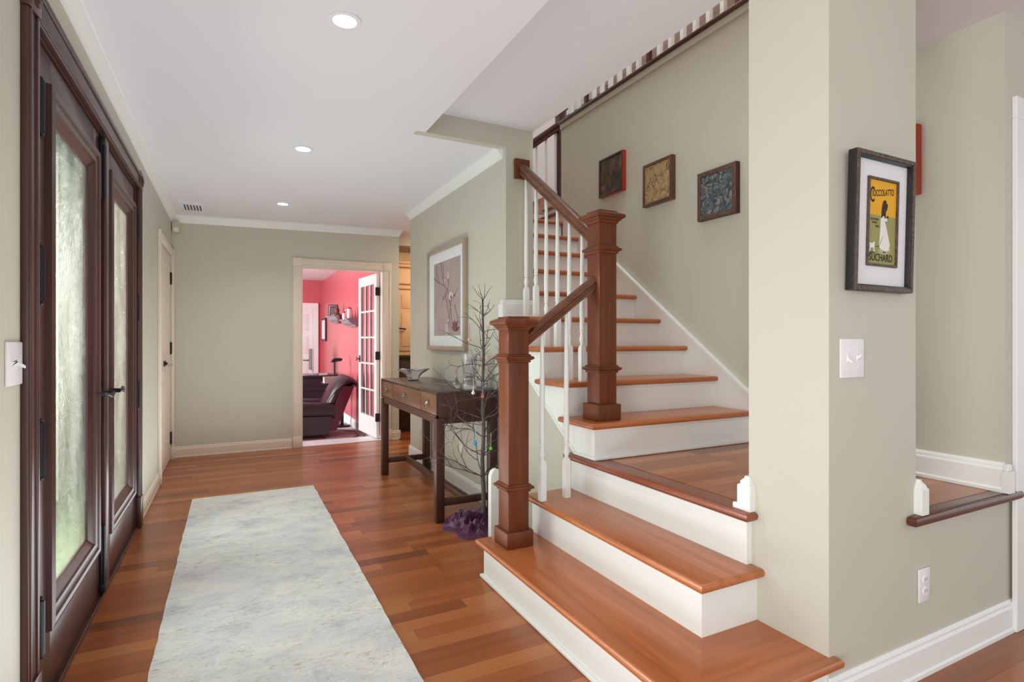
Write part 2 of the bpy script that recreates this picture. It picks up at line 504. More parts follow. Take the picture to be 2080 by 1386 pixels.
# ------------------------------------------------------------------ floors and ceilings
b = B()
b.box(XL - 0.02, 6.0, -4.5, YF + 0.03, -0.12, 0).box(-4.5, XL - 0.02, -4.5, 0.9, -0.12, 0).box(1.82, 4.2, YF + 0.03, 8.6, -0.12, 0)
struct('floor', b, M['floor'], 'reddish brown strip wood floor of the hall', 'floor')
struct('floor_study', B().box(-2.6, 1.75, 6.9, 12.4, -0.30, -0.18), M['carpet'], 'pale carpet of the red study, one step down', 'floor')
struct('trim_sill', B().box(0.70, 1.625, YF + 0.03, 6.93, -0.2, 0.004, 0.004), M['marble'], 'white sill under the study doorway', 'door sill')

def cz_quad(b, x0, x1, y0, y1, th=0.1):
    z0, z1 = ceil_z(x0), ceil_z(x1)
    vs = [(x0, y0, z0), (x1, y0, z1), (x1, y1, z1), (x0, y1, z0)]
    vs += [(x, y, z + th) for x, y, z in vs]
    return b.add(vs, [(0, 1, 2, 3), (7, 6, 5, 4), (0, 4, 5, 1), (1, 5, 6, 2), (2, 6, 7, 3), (3, 7, 4, 0)])
b = B()
cz_quad(b, XL - 0.1, 1.093, 0.95, YF + 0.1)
cz_quad(b, 1.093, XR + 0.05, YR + 0.004, YF + 0.1)
cz_quad(b, XR + 0.05, 4.2, 5.56, 8.6)
b.box(-4.5, 1.69, -4.5, 0.95, 2.49, 2.6)
struct('ceiling', b, M['ceil'], 'white hall ceiling with recessed lights', 'ceiling')
b = B().box(1.03, 1.87, 0.95, YR, SOF, SOF + 0.12).box(1.03, 1.093, 0.95, YR, 2.53, SOF)
struct('ceiling_over_steps', b, M['ceil'], 'raised white ceiling panel above the lower steps', 'ceiling')
struct('ceiling_front_room', B().box(1.69, 6.0, -4.5, 1.43, 2.545, 2.66), M['ceil'], 'white ceiling of the front room beside the pier', 'ceiling')
struct('ceiling_study', B().box(-2.6, 1.75, YF + 0.1, 12.4, 2.47, 2.57), M['ceil'], 'white ceiling of the red study', 'ceiling')

# ------------------------------------------------------------------ walls
DY0, DY1, DZ = 2.135, 4.20, 2.168       # front door opening
CY0, CY1, CZ = 5.42, 6.50, 2.05       # closet opening
b = B()
for y0, y1, z0, z1 in ((0.9, DY0, 0, 2.7), (DY0, DY1, DZ, 2.7), (DY1, CY0, 0, 2.7), (CY0, CY1, CZ, 2.7), (CY1, YF + 0.1, 0, 2.7)):
    b.box(XL - 0.14, XL, y0, y1, z0, z1)
b.box(-4.5, XL - 0.14, 0.9, 1.02, 0, 2.7)
struct('wall_left', b, M['wall'], 'sage wall holding the dark front doors', 'wall')
b = B()
b.box(XL, 0.70, YF, YF + 0.1, 0, 2.6).box(0.70, 1.622, YF, YF + 0.1, 2.03, 2.6).box(1.622, 1.81, YF, YF + 0.1, 0, 2.6)
struct('wall_far', b, M['wall'], 'sage end wall of the hall with the study doorway', 'wall')
b = B()
b.box(XR, 1.87, YR, 5.59, 0, UP + 2.3).box(1.03, XR, YR - 0.003, YR + 0.06, 2.513, SOF + 0.02)
struct('wall_hall', b, M['wall'], 'sage hall wall behind the console table', 'wall')
# wall below the open stringer
nl = lambda y: 4 * R + R / RUN * (y - (Y4 - OV))     # nosing line of the flight
y0 = 2.34
struct('wall_under_stair', B().prism([(y0, 0), (YR, 0), (YR, nl(YR) - 0.3), (y0, nl(y0) - 0.3)], 'x', XS + 0.012, XS + 0.1), M['wall'], 'sage wall below the slanted stair stringer', 'wall')
b = B()
b.box(XW, XW + 0.115, YP - 0.01, 4.49, 3 * R - 0.02, UP - 0.03).box(XW, XW + 0.115, YP + 0.12, 4.49, 0, 3 * R)
struct('wall_stair', b, M['wall'], 'tall sage stair wall hung with square tiles', 'wall')
struct('pier', B().box(PX0, PX1, YP, PY1, 0, 3.2), M['wall'], 'sage pier between the steps and the front room', 'pier')
b = B().box(PX1 - 0.01, XW + 0.115, YP + 0.0006, YP + 0.12, 0, 3 * R - TH)
struct('wall_front_room', b, M['wall'], 'sage wall below the landing with the outlet', 'wall')
b = B().box(XW + 0.115, 3.02, YP - 0.01, YP + 0.11, 2.12, 2.56).box(4.0, 6.0, YP - 0.01, YP + 0.11, 0, 2.56).box(3.0, 4.0, YP - 0.01, YP + 0.11, 2.12, 2.56)
struct('wall_front_room_header', b, M['wall'], 'sage wall over the white cased doorway', 'wall')
# study shell
b = B()
b.box(1.73, 1.83, YF + 0.1, 12.4, -0.3, 2.6).box(-2.6, 1.73, 12.3, 12.4, -0.3, 2.6).box(-0.2, 0.70, YF + 0.1, YF + 0.12, -0.3, 2.6).box(1.64, 1.73, YF + 0.1, YF + 0.12, -0.3, 2.6).box(0.7, 1.64, YF + 0.1, YF + 0.12, 2.05, 2.6)
struct('wall_study', b, M['red'], 'red walls of the study', 'wall')
struct('wall_passage', B().box(1.83, 4.2, 8.5, 8.6, 0, 2.6).box(4.1, 4.2, 5.4, 8.5, 0, 2.6), M['wall'], 'sage wall at the end of the side passage', 'wall')
struct('wall_passage_beam', B().box(1.81, 4.1, 6.9, 7.5, 2.41, 2.6), M['wall'], 'sage beam over the side passage', 'beam')
struct('wall_passage_recess', B().box(1.81, 4.1, 7.45, 7.5, 0, 2.41), M['beige'], 'beige wall behind the hutch in the passage', 'wall')
# upstairs
b = B().box(XW + 0.06, 6.0, 1.2, 4.49, UP - 0.1, UP - 0.03).box(4.0, 6.0, 4.49, 8.0, UP - 0.1, UP - 0.03)
struct('floor_upper', b, M['landing'], 'upper floor above the stair wall', 'floor')
b = B().box(5.9, 6.0, 1.2, 8.0, UP - 0.03, UP + 2.4).box(1.87, 6.0, 7.9, 8.0, 2.6, UP + 2.4).box(1.87, 6.0, 1.32, 1.42, UP - 0.03, UP + 2.4).box(XS + 0.1, 1.87, 1.43, YR, SOF + 0.12, UP + 2.3)
struct('wall_upper', b, M['tan'], 'pale tan walls of the upper hall', 'wall')
struct('ceiling_upper', B().box(1.66, 6.0, 1.4, 8.0, UP + 2.4, UP + 2.5), M['ceil'], 'white ceiling above the stairwell', 'ceiling')
struct('wall_stair_end', B().box(1.87, 4.1, 5.53, 5.6, 0, 11.6 * R), M['wall'], 'low sage wall closing the top of the flight', 'wall')

# ------------------------------------------------------------------ crown, baseboards, casings
CROWN = [(0, 0.078), (0.005, 0.078), (0.008, 0.066), (0.012, 0.060), (0.024, 0.036), (0.034, 0.022), (0.037, 0.013), (0.046, 0.010), (0.046, 0), (0, 0)]
def crown(p0, p1, inward, m0=0.0, m1=0.0):
    """p = (x, y); inward = unit direction away from the wall; m = mitre sign at the ends"""
    b = B(); d = (Vector(p1) - Vector(p0)).normalized(); rings = []
    for p, m in ((p0, m0), (p1, m1)):
        ring = []
        for o, dr in CROWN:
            x = p[0] + inward[0] * o + d.x * m * o; y = p[1] + inward[1] * o + d.y * m * o
            ring.append((x, y, ceil_z(x) - dr + 0.001))
        rings.append(ring)
    return b.loft(rings)
struct('trim_crown_left', crown((XL, 0.95), (XL, YF), (1, 0), 0, -1), M['trim'], 'white crown moulding above the front doors', 'crown moulding', True)
struct('trim_crown_far', crown((XL, YF), (1.81, YF), (0, -1), 1, 1), M['trim'], 'white crown moulding across the end wall', 'crown moulding', True)
struct('trim_crown_hall', crown((XR, YR + 0.045), (XR, 5.59), (-1, 0), 0.5, 0.6), M['trim'], 'white crown moulding above the framed print', 'crown moulding', True)

BASE = [(0, 0), (0.016, 0), (0.016, 0.012), (0.012, 0.018), (0.012, 0.086), (0.008, 0.094), (0.008, 0.102), (0.003, 0.112), (0, 0.112)]
def baseboard(p0, p1, inward, z=0.0, sc_=1.0, thick=1.0, b=None):
    b = b or B(); rings = []
    for p in (p0, p1):
        rings.append([(p[0] + inward[0] * o * thick, p[1] + inward[1] * o * thick, z + h * sc_) for o, h in BASE])
    return b.loft(rings)
struct('baseboard_far', baseboard((XL, YF), (0.598, YF), (0, -1)), M['cream'], 'warm-lit white baseboard along the end wall', 'baseboard')
b = baseboard((1.712, YF), (1.826, YF), (0, -1)); baseboard((1.81, YF - 0.016), (1.81, YF + 0.1), (1, 0), b=b)
struct('baseboard_far_end', b, M['cream'], 'warm-lit white baseboard on the stub of wall past the study door', 'baseboard')
struct('baseboard_left', baseboard((XL, DY1 + 0.085), (XL, CY0 - 0.09), (1, 0)), M['cream'], 'warm-lit white baseboard between front doors and closet', 'baseboard')
b = baseboard((XR, YR), (XR, 5.605), (-1, 0)); baseboard((XR - 0.015, 5.59), (1.87, 5.59), (0, 1), b=b)
struct('baseboard_hall', b, M['trim'], 'white baseboard behind the console table', 'baseboard')
struct('baseboard_front_room', baseboard((PX0, YP), (2.89, YP), (0, -1), 0, 1.15, 1.3), M['trim'], 'white baseboard below the outlet', 'baseboard')
z3 = 3 * R
b = baseboard((XW, YP - 0.01), (XW, 2.08), (-1, 0), z3, 1.06, 1.9)
b.box(XW - 0.03, XW + 0.02, YP - 0.034, YP - 0.01, z3, z3 + 0.088).box(XW - 0.022, XW + 0.014, YP - 0.028, YP - 0.01, z3 + 0.088, z3 + 0.115, 0.004)
struct('baseboard_landing', b, M['trim'], 'white baseboard on the landing at the foot of the stair wall', 'baseboard')
b = baseboard((PX0 - 0.004, PY1), (PX1, PY1), (0, 1), z3, 1.06, 2.3)
def block(b, x0, x1, y0, y1, z):
    def rg(g, h, gy0=None): return [(x0 - g, y0 - g, z + h), (x1, y0 - g, z + h), (x1, y1 + g, z + h), (x0 - g, y1 + g, z + h)]
    return b.loft([rg(0, 0), rg(0, 0.088), rg(-0.004, 0.093), rg(-0.008, 0.094), rg(-0.007, 0.103), rg(-0.018, 0.116), rg(-0.018, 0.122)])
block(b, PX0 - 0.028, PX0 + 0.01, PY1 - 0.028, PY1 + 0.028, z3)
b.box(PX0 - 0.032, PX0 + 0.01, PY1 + 0.0, PY1 + 0.046, z3, z3 + 0.022, 0.003)
struct('baseboard_pier_back', b, M['trim'], 'white baseboard block at the back corner of the pier', 'baseboard')
b = baseboard((PX1, YP - 0.005), (PX1, PY1 + 0.03), (1, 0), z3, 1.06, 2.3)
b.loft([[(PX1 - 0.012 + g, YP - 0.028 + g, z3 + h), (PX1 + 0.03 - g, YP - 0.028 + g, z3 + h), (PX1 + 0.03 - g, YP + 0.05, z3 + h), (PX1 - 0.012 + g, YP + 0.05, z3 + h)] for g, h in ((0, 0), (0, 0.09), (0.004, 0.094), (0.007, 0.103), (0.016, 0.116), (0.016, 0.122))])
struct('baseboard_pier_side', b, M['trim'], 'white baseboard block beside the dark landing edge', 'baseboard')

def casing(name, label, mat, plane, pos, a0, a1, top, w, th, corner=False, plinth=0.13, z0=0.0, hw=None):
    """door casing on the plane axis=pos; opening a0..a1 along the other axis; th signed into the room"""
    b = B(); hw = hw or w
    def bx(s0, s1, zz0, zz1, t, bev=0.004):
        lo, hi = min(pos, pos + t), max(pos, pos + t)
        if plane == 'y': b.box(s0, s1, lo, hi, zz0, zz1, bev)
        else: b.box(lo, hi, s0, s1, zz0, zz1, bev)
    for s0, s1 in ((a0 - w, a0), (a1, a1 + w)):
        bx(s0, s1, z0 + plinth, top, th)
        bx(s0 + 0.006, s0 + 0.018, z0 + plinth, top, th * 1.25); bx(s1 - 0.024, s1 - 0.006, z0 + plinth, top, th * 1.3)
        bx(s0 - 0.003, s1 + 0.003, z0, z0 + plinth, th * 1.45)
        bx(s0 - 0.004, s1 + 0.004, top, top + hw + 0.004, th * 1.4)
        if corner:
            c = (s0 + s1) / 2; zc = top + hw / 2
            P = (pos + th * 1.4, c, zc) if plane == 'x' else (c, pos + th * 1.4, zc)
            b.lathe(P, [(w * .4, 0), (w * .4, .006), (w * .3, .003), (w * .22, .009), (w * .1, .004), (.006, .012)], 20, plane)
    bx(a0, a1, top, top + hw, th)
    bx(a0, a1, top + 0.008, top + 0.024, th * 1.25); bx(a0, a1, top + hw - 0.03, top + hw - 0.008, th * 1.35)
    return struct(name, b, mat, label, 'door casing', True)
casing('trim_study_door', 'warm-lit white casing with corner blocks around the study doorway', M['cream'], 'y', YF, 0.70, 1.622, 2.03, 0.09, -0.018)
casing('trim_front_door', 'dark wood casing with carved corner blocks around the front doors', M['door'], 'x', XL, DY0, DY1, DZ, 0.088, 0.02, True, 0.2, hw=0.108)
casing('trim_closet', 'warm-lit white casing around the closet doors', M['cream'], 'x', XL, CY0, CY1, CZ, 0.065, 0.018)
b = B().box(2.868, 2.965, YP - 0.028, YP - 0.01, 0, 2.115, 0.004).box(2.868, 4.0, YP - 0.028, YP - 0.01, 2.115, 2.205, 0.004).box(2.955, 2.965, YP - 0.01, YP + 0.11, 0, 2.115).box(3.0, 3.03, YP - 0.01, YP + 0.11, 0, 2.115)
struct('trim_front_room_door', b, M['trim'], 'white casing at the doorway right of the landing', 'door casing')
struct('trim_study_jamb', B().box(0.699, 0.712, YF - 0.002, YF + 0.121, 0, 2.018).box(1.61, 1.623, YF - 0.002, YF + 0.121, 0, 2.018).box(0.699, 1.623, YF - 0.002, YF + 0.121, 2.018, 2.031), M['cream'], 'warm-lit white jamb lining of the study doorway', 'door jamb')

# ------------------------------------------------------------------ front doors
def front_leaf(name, label, s0, s1, f0, f1, hinge_y, meet):
    """slab s0..s1, glazing frame f0..f1"""
    t = thing(name, label, 'door', (XL - 0.03, s0, 0), kind='structure')
    xf = XL - 0.005
    fz0, fz1 = 0.235, 2.05
    b = B()
    b.box(xf - 0.05, xf, s0, f0 + 0.05, 0.02, 2.152, 0.002).box(xf - 0.05, xf, f1 - 0.05, s1, 0.02, 2.152, 0.002)
    b.box(xf - 0.05, xf, f0 + 0.05, f1 - 0.05, 0.02, fz0 + 0.05, 0.002).box(xf - 0.05, xf, f0 + 0.05, f1 - 0.05, fz1 - 0.05, 2.152, 0.002)
    obj('door_slab', b, M['door'], t)
    # moulded glazing frame, mitred: profile (offset inwards, height above slab)
    prof = [(0, 0), (0.002, 0.016), (0.02, 0.022), (0.032, 0.019), (0.036, 0.012), (0.05, 0.014), (0.062, 0.010), (0.066, 0.002), (0.095, -0.012), (0.098, -0.03), (0.05, -0.03)]
    rings = []
    for sy, sz in ((f0, fz0), (f1, fz0), (f1, fz1), (f0, fz1)):
        iy = 1 if sy == f0 else -1; iz = 1 if sz == fz0 else -1
        rings.append([(xf + h, sy + iy * o, sz + iz * o) for o, h in prof])
    rings.append(rings[0])
    obj('glazing_frame', B().loft(rings, cap=False), M['door'], t)
    obj('glass_pane', B().box(xf - 0.026, xf - 0.018, f0 + 0.06, f1 - 0.06, fz0 + 0.06, fz1 - 0.06), M['rain'], t)
    for z in (0.305, 0.86, 1.405, 1.925):
        b = B().lathe((xf + 0.016, hinge_y, z - 0.085), [(0.004, -0.012), (0.008, -0.006), (0.006, 0), (0.0115, 0.002), (0.0115, 0.168), (0.006, 0.17), (0.008, 0.176), (0.004, 0.182)], 14)
        b.box(xf - 0.004, xf + 0.012, hinge_y - 0.012, hinge_y + 0.012, z - 0.08, z + 0.08)
        obj('hinge', b, M['black'], t)
    # lever handle on its plate
    hy = meet
    b = B().box(xf, xf + 0.008, hy - 0.022, hy + 0.022, 0.80, 1.08, 0.004)
    b.lathe((xf + 0.006, hy, 0.955), [(0.016, 0), (0.012, 0.01), (0.010, 0.05), (0.012, 0.055)], 14, 'x')
    sgn = 1 if hinge_y > meet else -1
    b.tube([(xf + 0.055, hy - sgn * 0.01, 0.955), (xf + 0.062, hy + sgn * 0.03, 0.957), (xf + 0.06, hy + sgn * 0.08, 0.95), (xf + 0.052, hy + sgn * 0.125, 0.962)], [0.010, 0.009, 0.010, 0.007], 10)
    obj('door_handle', b, M['black'], t)
    return t
d1 = front_leaf('door_1', 'dark front door leaf nearer the wall switch, textured glass', DY0 + 0.006, 3.1735, 2.315, 3.07, DY0 + 0.058, 3.118)
d2 = front_leaf('door_2', 'dark front door leaf nearer the closet, textured glass', 3.174, DY1 - 0.006, 3.345, 4.11, DY1 - 0.03, 3.275)
xf = XL - 0.005
obj('astragal', B().box(xf, xf + 0.022, 3.172, 3.235, 0.03, 2.148, 0.006, 3), M['door'], d2)
for z0, z1, kn in ((1.86, 2.145, 1.72), (0.03, 0.34, 0.42)):
    b = B().box(xf, xf + 0.012, 3.135, 3.16, z0, z1, 0.003).lathe((xf + 0.016, 3.148, z0), [(0.007, 0), (0.007, z1 - z0)], 10)
    b.box(xf, xf + 0.024, 3.13, 3.166, (z0 if kn > z1 else z1 - 0.04), (z0 if kn > z1 else z1 - 0.04) + 0.04, 0.003)
    obj('flush_bolt', b, M['black'], d1)
struct('trim_front_jamb', B().box(XL - 0.13, XL, DY0 - 0.02, DY0 + 0.004, 0, DZ).box(XL - 0.13, XL, DY1 - 0.004, DY1 + 0.02, 0, DZ).box(XL - 0.13, XL + 0.001, DY0, DY1, DZ - 0.012, DZ + 0.02).box(XL - 0.12, XL - 0.06, DY0, DY1, 2.152, DZ), M['door'], 'dark jamb lining of the front doors', 'door jamb')  # jamb wood; its dark head strip also stands in for a shadow line
struct('trim_threshold', B().box(XL - 0.14, XL + 0.012, DY0, DY1, 0, 0.02, 0.004), M['door'], 'dark wood threshold of the front doors', 'threshold')
# garden behind the textured glass
struct('lawn', B().box(-14, XL - 0.14, 1.02, 14, -0.2, -0.05), M['lawn'], 'lawn outside the front doors', 'lawn')
def hedge(x, y0, y1, h, seed):
    b = B(); ny, nz = 110, 50; vs = []
    for j in range(nz + 1):
        for i in range(ny + 1):
            y = y0 + (y1 - y0) * i / ny; z = h * j / nz
            n = noise.fractal(Vector((y * 1.7, z * 1.7, seed)), 0.8, 2.0, 5)
            vs.append((x + 0.35 * n + (0.5 * (z / h) ** 3) * -1, y, -0.1 + z + 0.15 * n * (j == nz)))
    fs = [(j * (ny + 1) + i, j * (ny + 1) + i + 1, (j + 1) * (ny + 1) + i + 1, (j + 1) * (ny + 1) + i) for j in range(nz) for i in range(ny)]
    b.add(vs, fs)
    n0 = len(b.v)
    b.box(x - 2.2, x - 1.5, y0, y1, -0.1, h * 0.97)
    return b
tag(obj('garden_hedge', hedge(-4.2, 1.2, 24.0, 12.0, 3.3), M['hedge']), 'blurred green hedge outside the front door glass', 'hedge', kind='stuff')

# ------------------------------------------------------------------ closet doors
def crystal_knob(parent, at, axis, sgn, plate=True):
    b = B()
    x, y, z = at
    b.box(x - 0.003, x + 0.003, y - 0.026, y + 0.026, z - 0.026, z + 0.026, 0.002) if axis == 'x' else b.box(x - 0.026, x + 0.026, y - 0.003, y + 0.003, z - 0.026, z + 0.026, 0.002)
    b.lathe(at, [(0.011, 0), (0.009, sgn * 0.02), (0.014, sgn * 0.028)], 12, axis)
    k = obj('knob_plate', b, M['black'], parent)
    obj('crystal_knob', B().lathe(at, [(0.014, sgn * 0.026), (0.026, sgn * 0.036), (0.027, sgn * 0.05), (0.016, sgn * 0.062)], 10, axis), M['crystal'], k)
def closet_leaf(name, label, y0, y1, hinge_y, knob_y):
    t = thing(name, label, 'door', (XL - 0.02, y0, 0), kind='structure')
    xf = XL - 0.008
    b = B().box(xf - 0.035, xf - 0.008, y0, y1, 0.012, CZ - 0.006)
    st = 0.085
    zs = [(0.012, 0.22), (0.93, 1.08), (1.60, 1.70), (CZ - 0.12, CZ - 0.006)]
    b.box(xf - 0.008, xf, y0, y0 + st, 0.012, CZ - 0.006).box(xf - 0.008, xf, y1 - st, y1, 0.012, CZ - 0.006)
    ym = (y0 + y1) / 2
    b.box(xf - 0.0082, xf - 0.0003, ym - 0.035, ym + 0.035, 0.013, CZ - 0.007)
    for z0, z1 in zs: b.box(xf - 0.0085, xf - 0.0006, y0 + 0.001, y1 - 0.001, z0, z1)
    for z0, z1 in ((0.25, 0.90), (1.11, 1.57), (1.73, CZ - 0.15)):
        b.box(xf - 0.01, xf - 0.001, y0 + st + 0.03, ym - 0.06, z0, z1, 0.004).box(xf - 0.01, xf - 0.001, ym + 0.06, y1 - st - 0.03, z0, z1, 0.004)
    obj('door_slab', b, M['cream'], t)
    for z in (0.22, 1.12, 1.82):
        obj('hinge', B().box(xf - 0.004, xf + 0.016, hinge_y - 0.022, hinge_y + 0.022, z - 0.06, z + 0.06, 0.004), M['black'], t)
    crystal_knob(t, (xf + 0.003, knob_y, 0.985), 'x', 1)
closet_leaf('door_3', 'warm-lit white panelled closet door leaf on the front-door side', CY0 + 0.006, 5.957, CY0 + 0.02, 5.90)
closet_leaf('door_4', 'warm-lit white panelled closet door leaf on the corner side', 5.963, CY1 - 0.006, CY1 - 0.01, 6.02)
struct('wall_closet_back', B().box(-1.2, -1.15, 5.2, 6.7, 0, 2.6), M['wall'], 'closet back wall behind the closet doors', 'wall')

# ------------------------------------------------------------------ staircase
stair = thing('staircase', 'wood and white staircase with wrap-around lower steps and a landing', 'staircase', (XS, 2.2, 0))
X1, X2 = 1.137, 1.416
Y1, Y2 = 1.104, 1.368
YE = 2.545                                # closed end of the lower steps
def tread(poly, z, mat, square=()): return obj('tread', B().slab(poly, z - TH, z, 0.013, 3, square), mat, stair)
def riser(b): return obj('riser', b, M['trim'], stair)
# step 1, mitred at the corner
o = OV
tread([(X1 - o, Y1 - o), (X2 + 0.01, Y2 + 0.012), (X2 + 0.01, YE + o), (X1 - o, YE + o)], R, M['tread_y'], (0, 1))
tread([(X1 - o, Y1 - o), (PX0 + 0.035, Y1 - o), (PX0 + 0.035, YP), (PX0, YP), (PX0, Y2 + 0.012), (X2 + 0.01, Y2 + 0.012)], R, M['tread_x'], (2, 3, 4, 5))
b = B().box(X1, X1 + 0.02, Y1, YE, 0, R - TH).box(X1 + 0.02, PX0 + 0.02, Y1, Y1 + 0.02, 0, R - TH).box(X1 + 0.02, XS, YE - 0.02, YE, 0, R - TH)
riser(b)
obj('shoe_mould', B().slab([(X1 - 0.016, Y1 - 0.016), (X1 + 0.003, Y1 - 0.016), (X1 + 0.003, YE + 0.016), (X1 - 0.016, YE + 0.016)], 0, 0.02, 0.007).slab([(X1, Y1 - 0.016), (PX0, Y1 - 0.016), (PX0, Y1 + 0.003), (X1, Y1 + 0.003)], 0, 0.02, 0.007), M['trim'], stair)
# step 2
tread([(X2 - o, Y2 - o), (PX0, Y2 - o), (PX0, PY1), (XS + 0.02, PY1), (XS + 0.02, YE + o), (X2 - o, YE + o)], 2 * R, M['tread_y'])
riser(B().box(X2, X2 + 0.02, Y2, YE, R, 2 * R - TH).box(X2 + 0.02, PX0, Y2, Y2 + 0.02, R, 2 * R - TH).box(X2 + 0.02, XS, YE - 0.02, YE, R, 2 * R - TH))
# step 3 = landing
riser(B().box(XS, XS + 0.02, PY1 - 0.012, YE, 2 * R, 3 * R - TH).box(XS + 0.02, XS + 0.03, PY1 - 0.012, PY1, 2 * R, 3 * R - TH))
obj('landing_edge', B().slab([(XS - o, PY1 - 0.04), (PX0, PY1 - 0.04), (PX0, PY1), (XS + 0.085, PY1), (XS + 0.085, Y4 + 0.01), (XS + 0.02, Y4 + 0.01), (XS + 0.02, YE + o), (XS - o, YE + o)], z3 - TH, z3, 0.013, 3), M['nose'], stair)
obj('landing_floor', B().box(XS + 0.085, XW - 0.002, PY1 + 0.0, Y4 + 0.02, z3 - TH, z3 - 0.001).box(PX1, XW - 0.002, YP + 0.03, PY1, z3 - TH, z3 - 0.001), M['landing'], stair)
obj('landing_edge', B().slab([(PX1 - 0.06, YP - 0.034), (2.912, YP - 0.034), (2.912, YP - 0.011), (XW, YP - 0.011), (XW, YP + 0.035), (PX1, YP + 0.035), (PX1, YP - 0.0), (PX1 - 0.06, YP - 0.0)], z3 - TH - 0.004, z3, 0.013, 3), M['nose_dark'], stair)
# main flight
XI = XW - 0.02
for k in range(4, 13):
    yk = Y4 + (k - 4) * RUN
    z = k * R
    yb = yk + RUN + 0.012
    if k == 12: yb = 5.53
    if yk < YR - 0.05:
        ye = min(yb, YR)
        poly = [(XS - o, yk - o), (XI, yk - o), (XI, yb)]
        if yb > YR: poly += [(1.87, yb), (1.87, YR), (XS - o, YR)]
        else: poly += [(XS, yb), (XS, yb + 0.028), (XS - o, yb + 0.028)]
        tread(poly, z, M['tread_x'])
        riser(B().box(XS, XI, yk, yk + 0.02, z - R, z - TH))
        obj('cove_mould', B().box(XS - 0.010, XI, yk - 0.012, yk, z - TH - 0.014, z - TH, 0.004).box(XS - 0.010, XS, yk, min(yk + RUN, YR), z - TH - 0.014, z - TH, 0.004), M['trim'], stair)
    else:
        x1 = XI if k < 12 else 2.98
        tread([(1.872, yk - o), (XI, yk - o), (XI, 4.43), (x1, 4.5), (x1, yb), (1.872, yb)] if k == 12 else [(1.872, yk - o), (XI, yk - o), (XI, yb), (1.872, yb)], z, M['tread_x'])
        riser(B().box(1.872, XI, yk, yk + 0.02, z - R, z - TH))
obj('shoe_mould', B().box(XS - 0.012, XI, Y4 - 0.013, Y4, z3, z3 + 0.02, 0.006).box(XS - 0.012, XS, Y4, YE - 0.03, z3, z3 + 0.02, 0.006), M['trim'], stair)
# top flight turning behind the tiled wall
for j in range(5):
    x = 2.98 + 0.25 * j
    k = 13 + j
    tread([(x - o, 4.51), (x + 0.262, 4.51), (x + 0.262, 5.52), (x - o, 5.52)], k * R, M['nose'])
    riser(B().box(x, x + 0.02, 4.51, 5.52, (k - 1) * R, k * R - TH))
# open stringer (saw-tooth top hidden by the treads)
b = B()
lo = lambda y: max(z3 + 0.001, nl(y) - 0.35)
yc = Y4 - OV + (z3 + 0.351 - 4 * R) * RUN / R
for k in range(4, 8):
    ya = Y4 + (k - 4) * RUN + (0.003 if k == 4 else 0); yb = min(Y4 + (k - 3) * RUN, YR)
    ys = [ya, yc, yb] if ya < yc < yb else [ya, yb]
    b.prism([(y, lo(y)) for y in ys] + [(yb, k * R - TH), (ya, k * R - TH)], 'x', XS - 0.004, XS + 0.012)
ya = 2.50
b.prism([(ya, lo(ya) + 0.0), (YR, lo(YR)), (YR, lo(YR) + 0.02), (ya, lo(ya) + 0.02)], 'x', XS - 0.010, XS + 0.0)
obj('stringer', b, M['trim'], stair, smooth=False)
# skirt board up the tiled wall
sk = lambda y: nl(y) + 0.088
yA, yB = 2.07, 4.43
obj('skirt_board', B().prism([(yA, z3 - 0.02), (yA + 0.3, z3 - 0.02), (yB, nl(yB) - 0.4), (yB, sk(yB)), (yA, sk(yA))], 'x', XW - 0.02, XW), M['trim'], stair, smooth=False)
obj('skirt_mould', B().prism([(yA, sk(yA) - 0.032), (yB, sk(yB) - 0.032), (yB, sk(yB)), (yA, sk(yA))], 'x', XW - 0.027, XW).prism([(yA, sk(yA) - 0.012), (yB, sk(yB) - 0.012), (yB, sk(yB) + 0.004), (yA, sk(yA) + 0.004)], 'x', XW - 0.034, XW), M['trim'], stair, smooth=False)
# baseboard piece where the flight meets the turned wall
struct('baseboard_wall_return', baseboard((XR - 0.03, YR), (1.87, YR), (0, -1), 7 * R, 1.08, 1.2).box(XR - 0.034, XR - 0.002, YR - 0.016, YR + 0.05, 7 * R - 0.1, 7 * R + 0.09, 0.003).box(XR - 0.026, XR - 0.002, YR - 0.012, YR + 0.04, 7 * R + 0.09, 7 * R + 0.118, 0.005), M['trim'], 'white baseboard where the wall meets the balusters', 'baseboard')

# ------------------------------------------------------------------ stair railing
rail = thing('stair_railing', 'brown newel posts and handrails with white turned balusters', 'railing', (1.5, 2.42, 0))
N1, N2 = (1.247, 2.431), (1.774, 2.42)
def sq(b, c, h, z0, z1, bev=0.0): return b.box(c[0] - h, c[0] + h, c[1] - h, c[1] + h, z0, z1, bev)
def sq_loft(b, c, prof):
    return b.loft([[(c[0] + sx * h, c[1] + sy * h, z) for sx, sy in ((-1, -1), (1, -1), (1, 1), (-1, 1))] for h, z in prof])
def newel(c, z0, z_base, z_lo, z_hi, z_cap0, z_top):
    n = obj('newel_post', sq(B(), c, 0.056, z0, z_cap0 + 0.01, 0.003), M['newel'], rail)
    obj('post_base', sq(B(), c, 0.0735, z0, z_base, 0.005), M['newel'], n)
    for z in (z_lo, z_hi):
        obj('collar', sq_loft(B(), c, [(0.056, z - 0.022), (0.062, z - 0.02), (0.063, z - 0.010), (0.072, z - 0.006), (0.077, z), (0.074, z + 0.008), (0.065, z + 0.011), (0.062, z + 0.018), (0.056, z + 0.021)]), M['newel'], n)
    a = z_cap0
    obj('post_cap', sq_loft(B(), c, [(0.056, a - 0.012), (0.060, a - 0.010), (0.064, a), (0.074, a + 0.006), (0.075, a + 0.012), (0.087, a + 0.018), (0.091, a + 0.026), (0.088, a + 0.036), (0.070, z_top - 0.010), (0.058, z_top - 0.008), (0.058, z_top)]), M['newel'], n)
